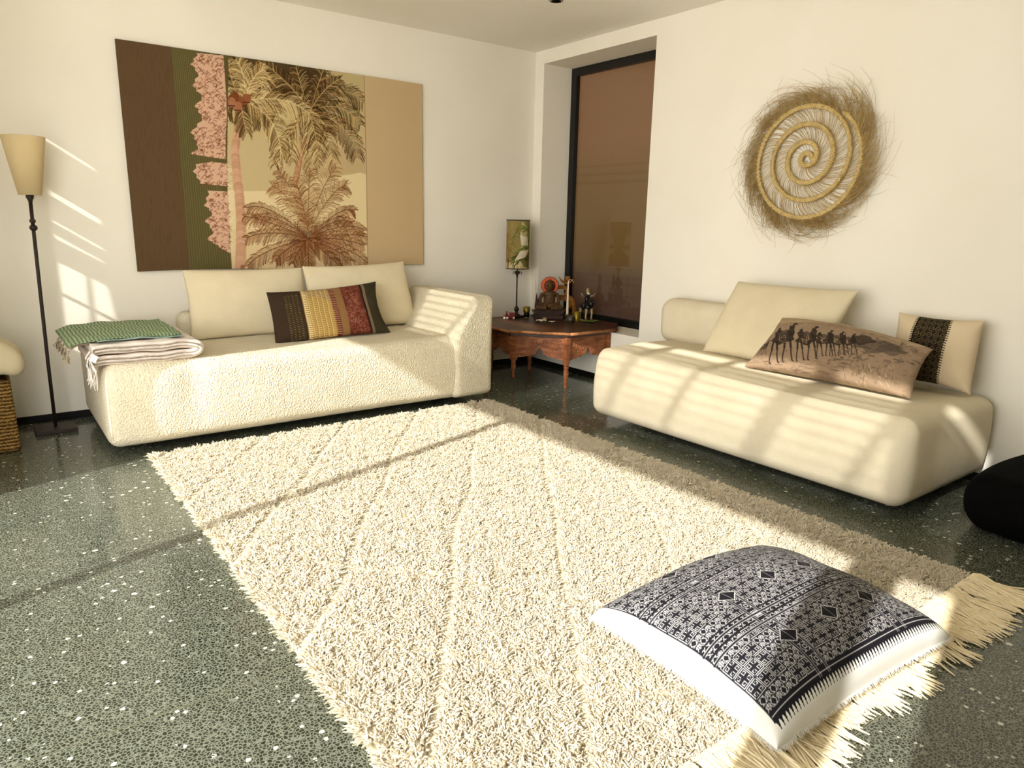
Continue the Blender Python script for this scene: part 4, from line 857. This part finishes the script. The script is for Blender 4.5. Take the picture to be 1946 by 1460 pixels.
while x > RX0+.02:
    n_ = 26; y0 = RYF+.03; fan = rng.uniform(-.25, .45); Lt = rng.uniform(.17, .27); f = np.linspace(0, 1, 9); pr = []
    for i in range(n_):
        s_ = rng.normal()*.22+fan; l = Lt*rng.uniform(.85, 1.08); w0 = rng.uniform(-.024, .024); cv = rng.normal()*.18; zh = rng.uniform(.006, .024)
        pr.append(np.stack([x+w0*(1-.5*np.sin(PI*f*.5))+l*f*s_*.8+l*cv*f**2*.4+.004*np.sin(f*9+i), y0-l*f*(1-.1*abs(s_)), np.interp(f, [0, .15, .35, 1], [.026, .034, zh, .0045+.4*zh*.5])+.003*np.sin(f*7+i)], -1))
    o = strands('tassel', np.array(pr), np.array([.0042]*7+[.0038, .002]), M_fringe, rug, 5)
    x -= rng.uniform(.048, .062)

# ------------------------------------------------------------------ floor cushion
NW, NH = 560, 470
R = Ras(NW, NH, '#e9e6dc'); BK = '#15141a'
x0, x1, y0, y1 = 17, NW-2, 2, NH-22     # embroidered field: white margins on the left and the front
R.poly([(x0, y0), (x1, y0), (x1, y1), (x0, y1)], BK); WH = '#c4c2bf'
cell = 27
def glyph(cx, cy, s_, kind):
    L_ = R.line
    if kind == 0:   # boxed cross with hooks
        L_([(cx-s_, cy-s_), (cx+s_, cy-s_), (cx+s_, cy+s_), (cx-s_, cy+s_), (cx-s_, cy-s_)], 1.15, WH)
        for sx_ in (-1, 1):
            for sy_ in (-1, 1): L_([(cx+sx_*s_*.25, cy+sy_*s_*.8), (cx+sx_*s_*.25, cy+sy_*s_*.3), (cx+sx_*s_*.75, cy+sy_*s_*.3), (cx+sx_*s_*.75, cy+sy_*s_*.7), (cx+sx_*s_*.5, cy+sy_*s_*.7)], 1.15, WH)
    elif kind == 1:   # scrolls either side of a dark diamond
        for sx_ in (-1, 1):
            L_([(cx+sx_*s_*.2, cy-s_), (cx+sx_*s_*.95, cy-s_*.2), (cx+sx_*s_*.95, cy+s_*.2), (cx+sx_*s_*.2, cy+s_)], 1.15, WH)
            L_([(cx+sx_*s_*.95, cy-s_*.9), (cx+sx_*s_*.6, cy-s_*.9), (cx+sx_*s_*.7, cy-s_*.6)], 1.15, WH); L_([(cx+sx_*s_*.95, cy+s_*.9), (cx+sx_*s_*.6, cy+s_*.9), (cx+sx_*s_*.7, cy+s_*.6)], 1.15, WH)
    elif kind == 2:   # triangles
        for sx_ in (-1, 1): L_([(cx+sx_*s_, cy+s_*.8), (cx, cy-s_*.8), (cx-sx_*s_*.1, cy+s_*.8)], 1.15, WH); L_([(cx+sx_*s_*.4, cy+s_*.5), (cx+sx_*s_*.8, cy-s_*.3), (cx+sx_*s_*.5, cy-s_*.7)], 1.15, WH)
    else:
        R.poly([(cx, cy-s_*1.05), (cx+s_*1.3, cy), (cx, cy+s_*1.05), (cx-s_*1.3, cy)], WH); R.poly([(cx, cy-s_*.95), (cx+s_*1.18, cy), (cx, cy+s_*.95), (cx-s_*1.18, cy)], BK)
        R.line([(cx, cy-s_*.85), (cx, cy+s_*.85)], 1, '#8a8a8a')
bandx = [150, 176, 400, 426]; bandy = [120, 146, 285, 311]
j = 0; y = y0+14
while y < y1-8:
    i = 0; x = x0+14
    while x < x1-8:
        inx = any(b0 < x < b0+26 for b0 in (150, 400)); iny = any(b0 < y < b0+26 for b0 in (120, 285))
        if inx and iny: glyph(x, y, 9, 0); glyph(x, y, 5, 0)
        elif inx or iny: glyph(x, y, 10, 1); glyph(x, y, 4, 1)
        else:
            kk = (i//3+j//3) % 2
            if kk == 0: glyph(x, y, 12, 0); R.line([(x-12, y-12), (x+12, y+12)] if (i+j) % 2 else [(x-12, y+12), (x+12, y-12)], 1.6, '#8d8b8b' if False else BK)
            else: glyph(x-6, y-6, 6, 1); glyph(x+7, y-6, 6, 2); glyph(x-6, y+7, 6, 2); glyph(x+7, y+7, 6, 1)
        x += cell; i += 1
    y += cell; j += 1
for b0 in bandx:
    for o_, w_, cl_ in ((0, 5, BK), (-2.5, 1.2, WH), (2.5, 1.2, WH)): R.line([(b0+o_, y0), (b0+o_, y1)], w_, cl_)
for b0 in bandy:
    for o_, w_, cl_ in ((0, 5, BK), (-2.5, 1.2, WH), (2.5, 1.2, WH)): R.line([(x0, b0+o_), (x1, b0+o_)], w_, cl_)
for cx in (163, 288, 413, 530):
    for cy in (55, 215, 360): glyph(cx, cy, 19, 3)
R.line([(x0, y1-7), (x1, y1-7)], 1.4, WH); R.line([(x0, y1), (x1, y1)], 3, BK); R.line([(x0, y0), (x0, y1)], 2, BK)
for x in np.arange(x0, x1, 9.0): R.poly([(x, y1), (x+9, y1), (x+4.5, y1+11)], BK); R.poly([(x+2.5, y1+7), (x+4.5, y1+4), (x+6.5, y1+7), (x+4.5, y1+14)], BK)
fc = thing('floor_cushion', 'square floor cushion with black and white embroidery on the rug', 'cushion', (-2.60, -4.735, .035))
U, V = np.meshgrid(np.linspace(-1, 1, NW), np.linspace(-1, 1, NH), indexing='ij')
def fsurf(U, V, top):
    p = np.clip((1-U**2)*(1-V**2), 0, 1); w2, h2 = .505, .402
    x = w2*U*(1-.05*(1-V**2)*np.abs(U)**3); y = h2*V*(1-.05*(1-U**2)*np.abs(V)**3)
    if top: z = .035+.19*p**.34+.005*np.sin(5*U+2*V)*p**.3+.004*np.sin(9*V-3*U)*p**.3
    else: z = .035-.032*p**.25
    return np.stack([x+.02*V, y-.02*U, z], -1).reshape(-1, 3)
cc = R.sample((U.ravel()+1)/2, (V.ravel()+1)/2)
o = npmesh('embroidered_cover', fsurf(U, V, True), [grid_faces(NW, NH)], True, cc); link(o, fc, attr_mat('cushion_embroidery', .8, .2, 350, .3))
U2, V2 = np.meshgrid(np.linspace(-1, 1, 40), np.linspace(-1, 1, 40), indexing='ij'); o = npmesh('underside', fsurf(U2, V2, False), [grid_faces(40, 40, 0, True)]); link(o, fc, M_linen_w)
pr = []
for s_ in np.linspace(-1, 1, 420):
    for (uu_, vv_, dx_, dy_) in ((s_, -1.0, 0, -1), (-1.0, s_, -1, 0)):
        q_ = fsurf(np.array([uu_]), np.array([vv_]), False)[0]; l = rng.uniform(.006, .016); jx = rng.normal()*.5
        pr.append([q_+np.array([-dx_*.006, -dy_*.006, .002]), q_+np.array([dx_*l*.5+jx*.002*abs(dy_), dy_*l*.5+jx*.002*abs(dx_), .002]), q_+np.array([dx_*l+jx*.006*abs(dy_), dy_*l+jx*.006*abs(dx_), -.004])])
o = strands('frayed_edge', np.array(pr), np.array([.0012, .001, .0006]), M_linen_w, fc, 3); o['kind'] = 'stuff'

# ------------------------------------------------------------------ black pouf at the right edge
pf = thing('pouf', 'black rounded pouf at the right edge beside the daybed', 'pouf', (-.48, -5.12, 0))
rbox('pouf_body', (0, 0, .155), (.44, .48, .15), .14, M_pouf, pf, lambda P, n: P*np.stack([1-.12*np.clip((np.abs(P[:, 1])/.5)**2, 0, 1), 1-.12*np.clip((np.abs(P[:, 0])/.5)**2, 0, 1), np.ones(len(P))], 1), m=24, k=7)
